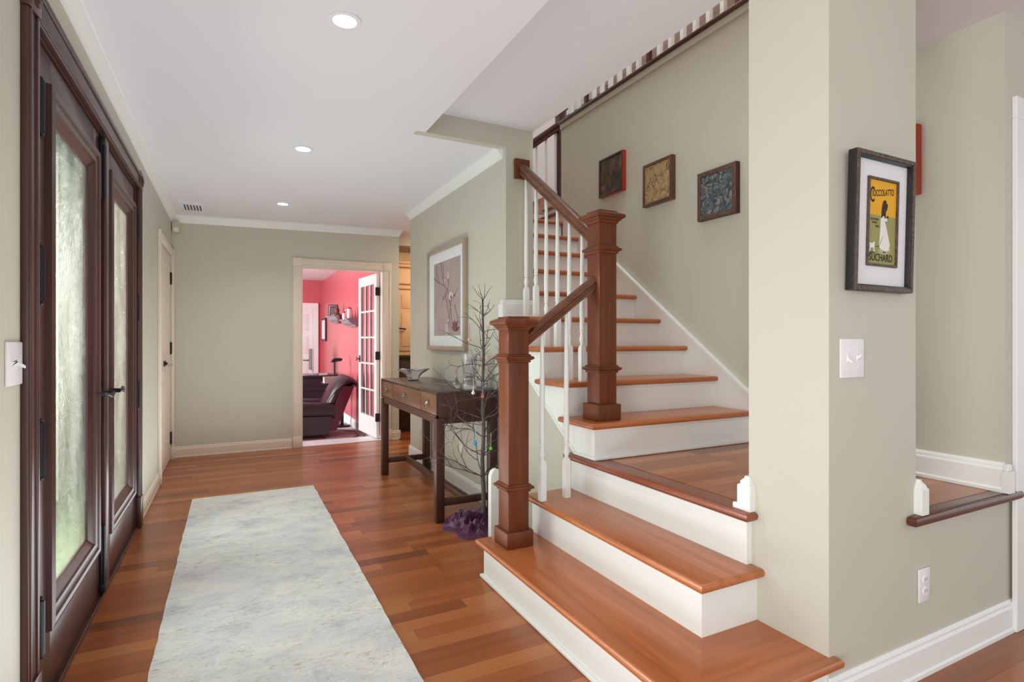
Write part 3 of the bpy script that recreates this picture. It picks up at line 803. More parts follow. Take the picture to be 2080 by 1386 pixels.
newel(N1, R, 0.272, 0.478, 1.112, 1.26, 1.315)
newel(N2, 4 * R, 0.862, 1.048, 1.682, 1.832, 1.888)
RP = [(-0.030, -0.036), (-0.016, -0.040), (0.016, -0.040), (0.030, -0.036), (0.030, -0.024), (0.024, -0.016), (0.024, -0.006), (0.034, 0.004), (0.034, 0.018), (0.022, 0.032), (0, 0.038), (-0.022, 0.032), (-0.034, 0.018), (-0.034, 0.004), (-0.024, -0.006), (-0.024, -0.016), (-0.030, -0.024)]
z_a = 1.203
z_b = z_a + 0.305
obj('handrail', B().loft([[(x, 2.425 + p, z + q) for p, q in RP] for x, z in ((N1[0] + 0.055, z_a), (N2[0] - 0.055, z_b))]), M['rail_x'], rail)
ya, za = N2[1] + 0.055, 1.752
yb, zb = YR - 0.03, 1.752 + (YR - 0.03 - N2[1] - 0.055) * 0.735
obj('handrail', B().loft([[(N2[0] + p, y, z + q) for p, q in RP] for y, z in ((ya, za), (yb, zb))]), M['rail_y'], rail)
obj('rosette', B().box(N2[0] - 0.056, N2[0] + 0.056, YR - 0.03, YR, zb - 0.068, zb + 0.066, 0.004), M['newel'], rail)
def baluster(x, y, z0, z1):
    b = B()
    hb = 0.016
    zb_ = z0 + 0.185
    sq_loft(b, (x, y), [(hb, z0), (hb, zb_), (0.0105, zb_ + 0.018)])
    L = z1 - zb_
    b.lathe((x, y, zb_), [(0.0125, 0.012), (0.0105, 0.022), (0.0105, 0.030), (0.0145, 0.042), (0.0155, 0.056), (0.011, 0.078), (0.010, 0.088), (0.0145, 0.092), (0.0145, 0.099), (0.011, 0.103), (0.0145, 0.107), (0.0145, 0.112), (0.0135, 0.116), (0.0145, 0.2), (0.0125, L * 0.6), (0.009, L)], 14)
    obj('baluster', b, M['trim'], rail)
for x in (1.403, 1.548):
    zr = z_a + (x - N1[0] - 0.055) * 0.305 / (N2[0] - N1[0] - 0.11)
    baluster(x, 2.417, 2 * R, zr - 0.035)
for i in range(6):
    y = 2.606 + i * RUN / 2
    k = 5 + i // 2
    zr = za + (y - ya) * 0.735
    baluster(N2[0], y, k * R, zr - 0.035)

# upper balustrades
up = thing('upper_balustrade', 'dark railing with white balusters along the top of the tiled wall', 'railing', (XW + 0.05, 3, UP))
obj('floor_edge', B().box(XW - 0.035, XW + 0.14, 1.5, 4.5, UP - 0.03, UP, 0.012, 3), M['darkrail'], up)
obj('frieze_board', B().box(XW - 0.014, XW, 1.5, 4.49, UP - 0.075, UP - 0.03), M['wall'], up)
for i in range(24):
    y = 1.62 + 0.12 * i
    obj('baluster', sq_loft(B(), (XW + 0.05, y), [(0.016, UP), (0.016, UP + 0.2), (0.012, UP + 0.24), (0.010, UP + 0.86)]), M['trim'] if i % 7 else M['darkrail'], up)
obj('handrail', B().loft([[(XW + 0.05 + p, y, UP + 0.9 + q) for p, q in RP] for y in (1.5, 4.5)]), M['darkrail'], up)
tf = thing('upper_stair_railing', 'dark rising handrail with white balusters beyond the top winder', 'railing', (3.1, 5.46, 12 * R))
yq = 5.46
zt = lambda x: 13 * R + 0.86 + (x - 2.98) * R / 0.25
obj('handrail', B().loft([[(x, yq + p * 1.1, zt(x) + q * 1.5) for p, q in RP] for x in (2.6, 4.1)]), M['darkrail'], tf)
for i in range(7):
    x = 2.72 + i * 0.125
    k = 12 if x < 2.95 else 13 + int((x - 2.95) / 0.25)
    obj('baluster', sq_loft(B(), (x, yq), [(0.016, k * R), (0.016, k * R + 0.2), (0.011, k * R + 0.24), (0.0095, zt(x) - 0.04)]), M['trim'], tf)
n = obj('newel_post', sq(B(), (3.42, yq), 0.05, 14 * R, zt(3.42) + 0.16, 0.004), M['darkrail'], tf)
obj('post_cap', sq(B(), (3.42, yq), 0.065, zt(3.42) + 0.16, zt(3.42) + 0.2, 0.012), M['darkrail'], n)

# ------------------------------------------------------------------ console table
CX0, CX1, CY_0, CY_1 = 1.195, 1.635, 3.43, 4.93
ct = thing('console_table', 'dark espresso console table with three drawers against the hall wall', 'table', ((CX0 + CX1) / 2, (CY_0 + CY_1) / 2, 0))
cz0, cz1 = 0.692, 0.86
obj('case', B().box(CX0 + 0.012, CX1, CY_0, CY_1, cz0, cz1 - 0.012, 0.002).box(CX0, CX0 + 0.012, CY_0, CY_0 + 0.016, cz0, cz1 - 0.012).box(CX0, CX0 + 0.012, CY_1 - 0.016, CY_1, cz0, cz1 - 0.012).box(CX0, CX0 + 0.012, CY_0, CY_1, cz0, cz0 + 0.012), M['espresso'], ct)
obj('tabletop', B().box(CX0, CX1, CY_0, CY_1, cz1 - 0.016, cz1, 0.002), M['espresso_y'], ct)
for y0, y1 in ((3.448, 3.782), (3.79, 4.562), (4.57, 4.912)):
    d = obj('drawer', B().box(CX0 + 0.003, CX0 + 0.014, y0, y1, cz0 + 0.014, cz1 - 0.019, 0.0015), M['drawer'], ct)
    ym = (y0 + y1) / 2; zm = (cz0 + cz1) / 2
    obj('ring_pull', B().lathe((CX0 + 0.003, ym, zm), [(0.022, 0), (0.022, -0.003), (0.017, -0.005), (0.012, -0.003), (0.010, -0.008), (0.012, -0.012), (0.006, -0.016)], 20, 'x').tube([(CX0 - 0.008, ym + 0.019 * math.cos(a), zm - 0.004 + 0.021 * math.sin(a)) for a in [i * math.pi / 8 for i in range(17)]], 0.0025, 6), M['pewter'], d)
obj('base_frame', B().box(CX0 + 0.008, CX0 + 0.026, CY_0 + 0.02, CY_1 - 0.02, 0.648, cz0).box(CX1 - 0.026, CX1 - 0.008, CY_0 + 0.02, CY_1 - 0.02, 0.648, cz0).box(CX0 + 0.02, CX1 - 0.02, CY_0 + 0.008, CY_0 + 0.026, 0.648, cz0).box(CX0 + 0.02, CX1 - 0.02, CY_1 - 0.026, CY_1 - 0.008, 0.648, cz0), M['espresso'], ct)
for x, y in ((CX0, CY_0), (CX1 - 0.055, CY_0), (CX0, CY_1 - 0.055), (CX1 - 0.055, CY_1 - 0.055)):
    obj('leg', B().box(x - 0.003, x + 0.055, y - 0.003, y + 0.055, 0, cz0 - 0.006, 0.003), M['espresso'], ct)
for y in (CY_0 + 0.01, CY_1 - 0.045):
    obj('stretcher', B().box(CX0 + 0.05, CX1 - 0.05, y, y + 0.035, 0.105, 0.15, 0.002), M['espresso'], ct)
obj('stretcher', B().box(1.40, 1.435, CY_0 + 0.04, CY_1 - 0.04, 0.105, 0.15, 0.002), M['espresso'], ct)

# crystal petal bowl
def petal_bowl(c):
    b = B(); n = 48; rows = []
    prof = [(0.035, 0.0), (0.05, 0.004), (0.055, 0.02), (0.075, 0.045), (0.11, 0.062), (0.145, 0.08)]
    for t, (r, h) in enumerate(prof):
        ring = []
        for i in range(n):
            a = 2 * math.pi * i / n
            k = 0.5 + 0.5 * math.cos(6 * a)
            f = t / (len(prof) - 1)
            rr = r * (1 - 0.30 * f * (1 - k))
            ring.append((c[0] + rr * math.cos(a), c[1] + rr * math.sin(a), c[2] + h + 0.012 * f * k))
        rows.append(ring)
    inner = []
    for ring in rows[::-1]:
        inner.append([((p[0] - c[0]) * 0.93 + c[0], (p[1] - c[1]) * 0.93 + c[1], p[2] + 0.006) for p in ring])
    return b.loft(rows + inner[:-1] + [[(c[0] + (p[0] - c[0]) * 0.6, c[1] + (p[1] - c[1]) * 0.6, c[2] + 0.012) for p in rows[0]]])
tag(obj('crystal_bowl', petal_bowl((1.394, 4.60, cz1)), M['crystal']), 'clear crystal petal bowl on the far part of the console table', 'bowl')
b = B()
prof = [(0.044, 0), (0.046, 0.006), (0.046, 0.045), (0.041, 0.055), (0.040, 0.075), (0.046, 0.13), (0.052, 0.20), (0.055, 0.245)]
rows = []
for r, h in prof + [(r - 0.006, h) for r, h in prof[::-1][:4]] + [(0.02, 0.09)]:
    rows.append([(1.49 + r * (1 + (0.05 * (i % 2) if 0.02 < h < 0.24 else 0)) * math.cos(2 * math.pi * i / 28), 3.585 + r * (1 + (0.05 * (i % 2) if 0.02 < h < 0.24 else 0)) * math.sin(2 * math.pi * i / 28), cz1 + h) for i in range(28)])
tag(obj('crystal_vase', b.loft(rows), M['crystal']), 'tall cut crystal vase on the table end behind the twig tree', 'vase')
b = B().lathe((1.42, 3.66, cz1), [(0.022, 0), (0.026, 0.01), (0.025, 0.04), (0.012, 0.06), (0.008, 0.085), (0.011, 0.10), (0.006, 0.125)], 10)
tag(obj('glass_stopper_bottle', b, M['crystal']), 'small clear glass bottle with stopper beside the crystal vase', 'bottle')

# ------------------------------------------------------------------ twig tree with hanging ornaments
TX, TY = 1.475, 3.315
tree = thing('twig_tree', 'bare dark twig tree beside the console table', 'tree', (TX, TY, 0))
rnd = random.Random(11)
pts = [(TX + 0.004 * math.sin(i * 1.3), TY + 0.004 * math.cos(i * 1.7), 0.01 + 1.46 * i / 14) for i in range(15)]
obj('trunk', B().tube(pts, [0.0165 - 0.0105 * (i / 14) for i in range(15)], 8), M['twig'], tree)
bt = B()
ZMAX = 1.47
def twig(p, d, L, r, depth, curl):
    n = 9; q = [Vector(p)]; dd = Vector(d).normalized()
    bend = Vector((rnd.gauss(0, .8), rnd.gauss(0, .8), rnd.uniform(-0.9, 0.9))) * curl
    for i in range(n):
        dd = (dd + bend * (0.05 + 0.02 * i) + Vector((rnd.gauss(0, .09), rnd.gauss(0, .09), rnd.gauss(0, .09)))).normalized()
        nx = q[-1] + dd * (L / n)
        if nx.x > XR - 0.04: nx.x = XR - 0.04
        if nx.y > 3.405 and nx.z < cz1 + 0.02 and nx.x > CX0 - 0.02: nx.y = 3.405 - rnd.uniform(0, 0.01)
        if nx.y > 3.50 and nx.z < 1.15: nx.y = 3.50 - rnd.uniform(0, 0.01)
        if nx.z < 0.09: nx.z = 0.09 + rnd.uniform(0, 0.01)
        q.append(nx)
    bt.tube(q, [r * (1 - 0.62 * i / n) for i in range(n + 1)], 5)
    if depth > 0:
        for i in (3, 6) if depth > 1 else (rnd.choice((3, 4, 5)),):
            side = Vector((rnd.gauss(0, 1), rnd.gauss(0, 1), rnd.gauss(0.1, .7)))
            twig(q[i], (q[i + 1] - q[i]).normalized() * 1.0 + side * 0.42, L * rnd.uniform(0.45, 0.7), r * 0.75, depth - 1, curl * 1.3)
for z, L, cnt in ((0.30, 0.34, 5), (0.44, 0.34, 4), (0.56, 0.33, 5), (0.68, 0.31, 5), (0.80, 0.29, 5), (0.92, 0.26, 5), (1.03, 0.23, 5), (1.14, 0.20, 4), (1.25, 0.17, 4), (1.36, 0.14, 4), (1.46, 0.10, 5)):
    a0 = rnd.uniform(0, 6.28)
    for i in range(cnt):
        a = a0 + 2 * math.pi * i / cnt + rnd.uniform(-.35, .35)
        el = 0.35 + 0.45 * z / ZMAX
        if z > 1.44: el = 2.0
        twig((TX, TY, z), (math.cos(a), math.sin(a), el + rnd.uniform(-.2, .3)), L * rnd.uniform(0.9, 1.4), 0.0038 - 0.0012 * z / ZMAX, 2 if z < 1.1 else 1 if z < 1.4 else 0, 0.75)
obj('branches', bt, M['twig'], tree)
# velvet cloth round the foot
b = B(); n, rings_ = 120, 26; rows = []
for j in range(rings_ + 1):
    f = j / rings_; ring = []
    for i in range(n):
        a = 2 * math.pi * i / n
        ext = 0.235 * (1 + 0.10 * math.sin(3 * a + 1) + 0.06 * math.sin(7 * a))
        r = 0.022 + (ext - 0.022) * f
        w = 0.075 * (1 - abs(noise.noise(Vector((math.cos(a) * 3.4 + f * 2, math.sin(a) * 3.4, f * 5.0)))) * 2.6) ** 2 * 0.55 + 0.012 * math.sin(11 * a + 6 * f + 2 * math.sin(3 * a))
        h = 0.012 + (0.045 * (1 - f) ** 1.3 + abs(w) * (0.3 + 0.8 * math.sin(math.pi * min(1, f * 1.05)))) * (1 if j < rings_ else 0.15)
        ring.append((TX - 0.045 + 0.045 * (1 - f) + r * math.cos(a), TY - 0.055 + 0.055 * (1 - f) + r * math.sin(a), h))
    rows.append(ring)
rows.append([(p[0], p[1], 0.0) for p in rows[-1]])
tag(obj('velvet_cloth', b.loft(rows, cap=False), M['velvet']), 'rumpled dark purple velvet cloth around the foot of the twig tree', 'cloth')
for nm, lab, col, at, cord, shape in (
    ('hanging_ornament', 'white drop ornament hanging on a pale cord in front of the tree', srgb(236, 228, 226), (1.375, 3.245, 0.865), (0.09, srgb(226, 190, 190)), 'drop'),
    ('hanging_ornament', 'coral bead ornament hanging on a blue ribbon beside the trunk', srgb(214, 112, 90), (1.455, 3.275, 0.835), (0.10, srgb(120, 150, 210)), 'bead'),
    ('hanging_ornament', 'blue ball ornament hanging low in the twig tree', srgb(66, 150, 205), (1.385, 3.235, 0.545), (0.11, srgb(150, 200, 226)), 'ball'),
    ('hanging_ornament', 'green ball ornament on a bright green cord low in the tree', srgb(96, 190, 76), (1.505, 3.26, 0.495), (0.10, srgb(120, 214, 110)), 'ball'),
    ('hanging_ornament', 'pink ornament hanging high before the framed print', srgb(224, 160, 160), (1.37, 3.30, 1.205), (0.10, srgb(190, 110, 120)), 'drop')):
    t = thing(nm, lab, 'ornament', at, 'ornaments on the twig tree')
    m = plain('ornament_glaze', col, 0.2, vary=0.05); mc = plain('ornament_cord', cord[1], 0.6)
    b = B()
    if shape == 'ball': b.sphere((at[0], at[1], at[2]), 0.0125)
    elif shape == 'bead': b.sphere((at[0], at[1], at[2]), 0.0135, 12, (1, 1, 0.8)).sphere((at[0], at[1], at[2] + 0.014), 0.008)
    else: b.lathe((at[0], at[1], at[2] - 0.012), [(0.004, 0), (0.0115, 0.006), (0.0115, 0.013), (0.006, 0.022), (0.003, 0.032)], 12)
    obj('bead', b, m, t)
    obj('cord', B().tube([(at[0], at[1], at[2] + 0.01), (at[0] + 0.002, at[1], at[2] + cord[0] * 0.5), (at[0] + 0.001, at[1], at[2] + cord[0])], 0.0022, 6), mc, t)
# slim white rounded post behind the newel
b = B()
b.prism([(1.355, 0.0), (1.43, 0.0), (1.43, 0.39)] + [(1.3925 + 0.0375 * math.cos(a), 0.39 + 0.05 * math.sin(a)) for a in [i * math.pi / 10 for i in range(11)]] + [(1.355, 0.39)], 'y', 2.93, 2.97)
tag(obj('floor_post', b, M['trim']), 'slim white round-topped post behind the bottom newel', 'post')

# ------------------------------------------------------------------ rug
def rug():
    b = B(); nx, ny = 14, 60; x0, x1, y0_, y1_ = -0.262, 0.598, 1.12, 4.765; rows = []
    rr = random.Random(4)
    for j in range(ny + 1):
        y = y0_ + (y1_ - y0_) * j / ny
        e0, e1 = rr.gauss(0, 0.0018), rr.gauss(0, 0.0018)
        rows.append([(x0 + e0 + (x1 + e1 - x0 - e0) * i / nx, y, 0.011) for i in range(nx + 1)])
    vs = [p for r_ in rows for p in r_]; W = nx + 1
    fs = [(j * W + i, j * W + i + 1, (j + 1) * W + i + 1, (j + 1) * W + i) for j in range(ny) for i in range(nx)]
    rim = [i for i in range(W)] + [j * W + nx for j in range(1, ny + 1)] + [ny * W + i for i in range(nx - 1, -1, -1)] + [j * W for j in range(ny - 1, 0, -1)]
    n0 = len(vs)
    for i in rim: vs.append((vs[i][0], vs[i][1], 0.001))
    k = len(rim)
    fs += [(rim[i], n0 + i, n0 + (i + 1) % k, rim[(i + 1) % k]) for i in range(k)]
    return b.add(vs, fs)
tag(obj('runner_rug', rug(), M['rug']), 'pale grey and beige runner rug on the hall floor', 'rug')

# ------------------------------------------------------------------ framed print on the hall wall
fp = thing('framed_print', 'large square magnolia print in a champagne frame above the console', 'picture', (XR, 4.48, 1.11))
FY0, FY1, FZ0, FZ1 = 4.02, 4.94, 1.115, 2.01
def frame4(b, ax0, ax1, y0, y1, z0, z1, w, bev=0.002):
    b.box(ax0, ax1, y0, y0 + w, z0, z1, bev).box(ax0, ax1, y1 - w, y1, z0, z1, bev)
    b.box(ax0, ax1, y0 + w, y1 - w, z0, z0 + w, bev).box(ax0, ax1, y0 + w, y1 - w, z1 - w, z1, bev)
    return b
obj('frame', frame4(B(), XR - 0.036, XR, FY0, FY1, FZ0, FZ1, 0.035), M['champagne'], fp)
obj('mat_board', B().box(XR - 0.02, XR - 0.004, FY0 + 0.03, FY1 - 0.03, FZ0 + 0.03, FZ1 - 0.03), M['mat'], fp)
IY0, IY1, IZ0, IZ1 = 4.13, 4.775, 1.24, 1.885
im = obj('print', B().box(XR - 0.0215, XR - 0.02, IY0, IY1, IZ0, IZ1), M['mauve'], fp)
def P2(u, v): return (XR - 0.0222, IY1 - u * (IY1 - IY0), IZ1 - v * (IZ1 - IZ0))     # u right, v down as hung
b = B()
for path, w in (([(.02, .20), (.18, .27), (.42, .33), (.55, .40), (.62, .55), (.70, .75), (.66, .88)], .0045), ([(.10, .03), (.12, .14), (.22, .28)], .003), ([(.30, .0), (.33, .12), (.36, .26)], .003), ([(.40, .06), (.38, .2), (.42, .33)], .003),
                ([(.55, .40), (.58, .30), (.57, .24)], .003), ([(.62, .55), (.74, .50), (.86, .44), (.93, .40)], .003), ([(.70, .45), (.66, .60), (.60, .90)], .0035), ([(.80, .60), (.90, .75), (.97, .86)], .004), ([(.46, .45), (.58, .70), (.60, .84)], .0035), ([(.36, .52), (.48, .44), (.5, .42)], .0025)):
    q = [Vector(P2(*p)) for p in path]
    b.tube(q, [w * (0.62 - 0.3 * i_ / len(q)) for i_ in range(len(q))], 5)
obj('painted_branches', b, plain('print_branch_ink', srgb(98, 84, 76), 0.8), im)
def petal(b, u, v, du, dv, lift=0.0012):
    pts = []
    for i in range(14):
        a = 2 * math.pi * i / 14
        p = P2(u + du * math.cos(a), v + dv * math.sin(a)); pts.append((p[0] - lift, p[1], p[2]))
    b.poly(pts)
blos = plain('print_blossom', srgb(206, 188, 196), 0.8, vary=0.12, scale=25)
for q_ in ((.57, .21, .03, .055), (.67, .485, .085, .055), (.44, .26, .02, .02), (.58, .80, .03, .02)):
    b = B(); petal(b, *q_); obj('painted_blossom', b, blos, im, smooth=False)
burg = plain('print_burgundy', srgb(112, 66, 74), 0.8, vary=0.25, scale=30)
burg2 = plain('print_rose_leaf', srgb(150, 96, 108), 0.8, vary=0.2, scale=30)
def leaf(b, u, v, L, w, ang, lift):
    pts = []
    for a_, r_ in ((0, 0), (0.25, 0.7), (0.5, 1), (0.75, 0.7), (1, 0), (0.75, -0.7), (0.5, -1), (0.25, -0.7)):
        x_, y_ = L * (a_ - 0.5), w * r_
        p = P2(u + x_ * math.cos(ang) - y_ * math.sin(ang), v + x_ * math.sin(ang) + y_ * math.cos(ang)); pts.append((p[0] - lift, p[1], p[2]))
    b.poly(pts)
rl = random.Random(5)
for k_ in range(18):
    a_ = -math.pi * (0.12 + 0.76 * rl.random()); r_ = 0.05 + 0.06 * rl.random()
    b = B(); leaf(b, .83 + 1.0 * r_ * math.cos(a_), .955 + 1.05 * r_ * math.sin(a_), 0.11, 0.018, a_, 0.0012 + 0.0001 * k_)
    obj('painted_leaf', b, burg if k_ % 3 else burg2, im, smooth=False)
for k_, q_ in enumerate(((.69, .505, .09, .02, 0.6), (.575, .275, .06, .014, 1.3), (.50, .43, .06, .012, 2.2), (.80, .49, .06, .012, -.5), (.40, .50, .05, .01, 1.9))):
    b = B(); leaf(b, *q_, 0.0018); obj('painted_leaf', b, burg, im, smooth=False)
b = B(); petal(b, .53, .93, .07, .06); petal(b, .5, .86, .08, .012)
obj('painted_vase', b, plain('print_pale_glass', srgb(186, 184, 178), 0.8), im, smooth=False)

# ------------------------------------------------------------------ square tiles on the stair wall
def wall_tile(y0, y1, z0, z1, mframe, mside, mface, label, w=0.028):
    t = thing('wall_tile', label, 'wall tile', (XW, (y0 + y1) / 2, z0), 'square tiles up the stair wall')
    xf = XW - 0.038
    b = B().box(xf, XW - 0.002, y0, y1, z0, z1, 0.003)
    obj('backing_frame', frame4(B(), xf, XW - 0.002, y0, y1, z0, z1, w, 0.002), mframe, t)
    obj('relief_face', B().box(xf + 0.005, XW - 0.004, y0 + w, y1 - w, z0 + w, z1 - w), mface, t)
    obj('side_edge', B().box(xf + 0.002, XW - 0.002, y0 - 0.0015, y0, z0, z1).box(xf + 0.002, XW - 0.002, y0, y1, z0 - 0.0015, z0), mside, t)
wall_tile(3.515, 3.832, 2.405, 2.722, plain('dark_red_lacquer', srgb(70, 28, 18), 0.4, vary=0.2), M['frame_red'], M['tile_dark'], 'dark burnished tile with bright red edges, topmost on the stair wall', 0.016)
wall_tile(2.965, 3.272, 2.205, 2.52, M['frame_brown'], M['frame_brown'], M['tile_tan'], 'tan relief tile in a brown frame, middle of the stair wall row', 0.022)
wall_tile(2.407, 2.722, 1.993, 2.31, M['frame_speck'], M['espresso'], M['tile_blue'], 'blue floral relief tile in a speckled frame, lowest of the row', 0.03)
wall_tile(1.397, 1.73, 1.87, 2.187, M['frame_red'], M['frame_red'], M['tile_dark'], 'red-edged tile half hidden behind the pier', 0.02)

# ------------------------------------------------------------------ poster on the pier
po = thing('framed_poster', 'yellow and olive chocolate poster in a deep black frame on the pier', 'picture', (1.93, YP, 1.36))
QX0, QX1, QZ0, QZ1 = 1.765, 2.096, 1.362, 1.812
D0 = 0.03
def lean(b):   # hangs leaning out a little at the top
    b.v = [(x, y - 0.011 * (z - QZ0) / (QZ1 - QZ0) - 0.001, z) for x, y, z in b.v]
    return b
def fr(b, x0, x1, z0, z1, w, ya, yb, bev=0.0015):
    b.box(x0, x0 + w, ya, yb, z0, z1, bev).box(x1 - w, x1, ya, yb, z0, z1, bev)
    return b.box(x0 + w, x1 - w, ya, yb, z0, z0 + w, bev).box(x0 + w, x1 - w, ya, yb, z1 - w, z1, bev)
obj('outer_frame', lean(fr(B(), QX0, QX1, QZ0, QZ1, 0.02, YP - D0, YP - 0.002)), M['frame_black'], po)
obj('bronze_beading', lean(fr(B(), QX0 + 0.001, QX1 - 0.001, QZ0 + 0.001, QZ1 - 0.001, 0.014, YP - D0 - 0.004, YP - D0 + 0.002)), M['frame_bronze'], po)
obj('mat_board', lean(B().box(QX0 + 0.015, QX1 - 0.015, YP - D0 + 0.016, YP - 0.004, QZ0 + 0.015, QZ1 - 0.015)), M['mat'], po)
ix0, ix1, iz0, iz1 = 1.850, 2.022, 1.446, 1.738
obj('inner_frame', lean(fr(B(), ix0, ix1, iz0, iz1, 0.008, YP - D0 + 0.009, YP - D0 + 0.017)), M['frame_bronze'], po)
px0, px1, pz0, pz1 = ix0 + 0.008, ix1 - 0.008, iz0 + 0.008, iz1 - 0.008
yp = YP - D0 + 0.0150
hz = pz0 + (pz1 - pz0) * 0.585
pr = obj('print', lean(B().box(px0, px1, yp, yp + 0.001, pz0, hz)), plain('poster_olive', srgb(152, 148, 88), 0.7, vary=0.02), po)
obj('print_upper_field', lean(B().box(px0, px1, yp, yp + 0.001, hz, pz1)), plain('poster_yellow', srgb(226, 168, 30), 0.7, vary=0.02), po)
def flat(pts, lift): return [(px0 + (px1 - px0) * u, yp - lift, pz1 - (pz1 - pz0) * v) for u, v in pts]
ink = plain('poster_ink', srgb(58, 30, 22), 0.8); wht = plain('poster_white', srgb(228, 228, 222), 0.8, vary=0.02); blk = plain('poster_dark_ink', srgb(40, 38, 36), 0.8)
b = B()
b.poly(flat([(.46, .35), (.56, .34), (.60, .44), (.68, .44), (.69, .47), (.60, .48), (.68, .58), (.80, .76), (.76, .82), (.62, .84), (.45, .82), (.40, .78), (.43, .58), (.44, .44)], 0.0005))
for dv, w_ in ((.835, .008), (.86, .006)):
    b.poly(flat([(.40, dv - .01), (.60, dv + .02), (.82, dv - .03), (.82, dv - .03 + w_), (.60, dv + .02 + w_), (.40, dv - .01 + w_)], 0.0004))
b.poly(flat([(.06, .745), (.10, .76), (.18, .755), (.22, .735), (.25, .74), (.24, .80), (.25, .86), (.22, .86), (.20, .81), (.11, .81), (.09, .86), (.06, .86), (.07, .80)], 0.0005))
obj('white_figure_shapes', lean(b), wht, pr, smooth=False)
b = B()
b.poly(flat([(.49, .28), (.53, .235), (.58, .22), (.63, .235), (.64, .26), (.69, .27), (.68, .31), (.66, .34), (.62, .36), (.62, .41), (.59, .45), (.55, .41), (.50, .43), (.45, .45), (.46, .36)], 0.0008))
b.poly(flat([(.66, .41), (.72, .405), (.72, .435), (.67, .44)], 0.0009))
obj('brown_hair_shape', lean(b), ink, pr, smooth=False)
b = B()
b.poly(flat([(.26, .79), (.40, .783), (.54, .66), (.545, .665), (.405, .79), (.26, .797)], 0.0007)); b.poly(flat([(.06, .858), (.27, .858), (.25, .872), (.08, .872)], 0.0004)); b.poly(flat([(.55, .845), (.66, .85), (.64, .858), (.55, .858)], 0.0009))
obj('dark_line_shapes', lean(b), blk, pr, smooth=False)
def lettering(txt, u0, u1, v0, v1, m, rise=0.0, lift=0.0009):
    """one line of writing fitted into a field of the print; rise slants it upward"""
    vs, fs = text_verts(txt, 1.0)
    xa, xb = min(p.x for p in vs), max(p.x for p in vs); za, zb = min(p.y for p in vs), max(p.y for p in vs)
    X = lambda t: px0 + (px1 - px0) * (u0 + (u1 - u0) * t)
    Z = lambda t, q: pz1 - (pz1 - pz0) * (v1 + (v0 - v1) * q - rise * t)
    b = B().add([(X((p.x - xa) / (xb - xa)), yp - lift, Z((p.x - xa) / (xb - xa), (p.y - za) / (zb - za))) for p in vs], fs)
    obj('lettering', lean(b), m, pr, smooth=False)
lettering('C', .05, .20, .085, .27, ink)
lettering('IOCCOLATTO', .13, .90, .125, .205, ink, 0.055)
lettering('SUCHARD', .06, .90, .875, .965, blk)
lettering('GRAN PREMIO', .07, .37, .455, .48, blk)
lettering('PARIGI', .13, .31, .495, .52, blk)
lettering('1900', .25, .38, .535, .565, blk)

# ------------------------------------------------------------------ switches, outlets, sensor, vent, recessed lights
def plate_y(name, label, cat, x0, x1, z0, z1, toggles):
    t = thing(name, label, cat, ((x0 + x1) / 2, YP, z0))
    obj('cover_plate', B().box(x0, x1, YP - 0.007, YP, z0, z1, 0.003, 2), M['white_plastic'], t)
    zc = (z0 + z1) / 2
    if toggles:
        for i, x in enumerate((x0 + (x1 - x0) * .3, x0 + (x1 - x0) * .7)):
            obj('toggle', B().box(x - 0.006, x + 0.006, YP - 0.009, YP - 0.006, zc - 0.013, zc + 0.013, 0.001).prism([(YP - 0.007, zc - 0.006), (YP - 0.022, zc + (0.006 if i else -0.016)), (YP - 0.022, zc + (0.013 if i else -0.009)), (YP - 0.007, zc + 0.006)], 'x', x - 0.004, x + 0.004), M['white_plastic'], t)
            for dz in (0.03, -0.03): obj('screw', B().lathe((x, YP - 0.007, zc + dz), [(0.003, 0), (0.002, -0.0015)], 8, 'y'), M['white_plastic'], t)
    else:
        for dz in (0.021, -0.021):
            b = B().lathe(((x0 + x1) / 2, YP - 0.0065, zc + dz), [(0.0165, 0), (0.0165, -0.003), (0.015, -0.004)], 20, 'y')
            s = obj('socket', b, M['white_plastic'], t)
            obj('slot', B().box((x0 + x1) / 2 - 0.007, (x0 + x1) / 2 - 0.0055, YP - 0.011, YP - 0.0103, zc + dz - 0.002, zc + dz + 0.007).box((x0 + x1) / 2 + 0.0055, (x0 + x1) / 2 + 0.007, YP - 0.011, YP - 0.0103, zc + dz - 0.002, zc + dz + 0.007), M['black'], s)
plate_y('light_switch', 'white double switch plate on the pier under the poster', 'light switch', 1.738, 1.862, 1.078, 1.205, True)
plate_y('wall_outlet', 'white double outlet low on the wall below the landing', 'outlet', 2.19, 2.262, 0.258, 0.378, False)
def plate_x(name, label, cat, xw, sg, y0, y1, z0, z1, toggles):
    t = thing(name, label, cat, (xw, (y0 + y1) / 2, z0))
    obj('cover_plate', B().box(min(xw, xw + sg * .007), max(xw, xw + sg * .007), y0, y1, z0, z1, 0.003), M['white_plastic'], t)
    zc = (z0 + z1) / 2
    if toggles:
        for i, y in enumerate((y0 + (y1 - y0) * .3, y0 + (y1 - y0) * .7)):
            obj('toggle', B().prism([(xw + sg * 0.006, zc - 0.006), (xw + sg * 0.022, zc - 0.014 * (1 if i else -1)), (xw + sg * 0.022, zc - 0.007 * (1 if i else -1)), (xw + sg * 0.006, zc + 0.006)], 'y', y - 0.004, y + 0.004), M['white_plastic'], t)
    else:
        for dz in (0.021, -0.021):
            obj('socket', B().lathe((xw + sg * 0.0065, (y0 + y1) / 2, zc + dz), [(0.0165, 0), (0.015, sg * 0.004)], 18, 'x'), M['white_plastic'], t)
plate_x('light_switch', 'white double switch plate beside the front door casing', 'light switch', XL, 1, 1.925, 2.045, 1.075, 1.195, True)
plate_x('wall_outlet', 'white outlet on the hall wall under the console table', 'outlet', XR, -1, 4.125, 4.195, 0.275, 0.39, False)
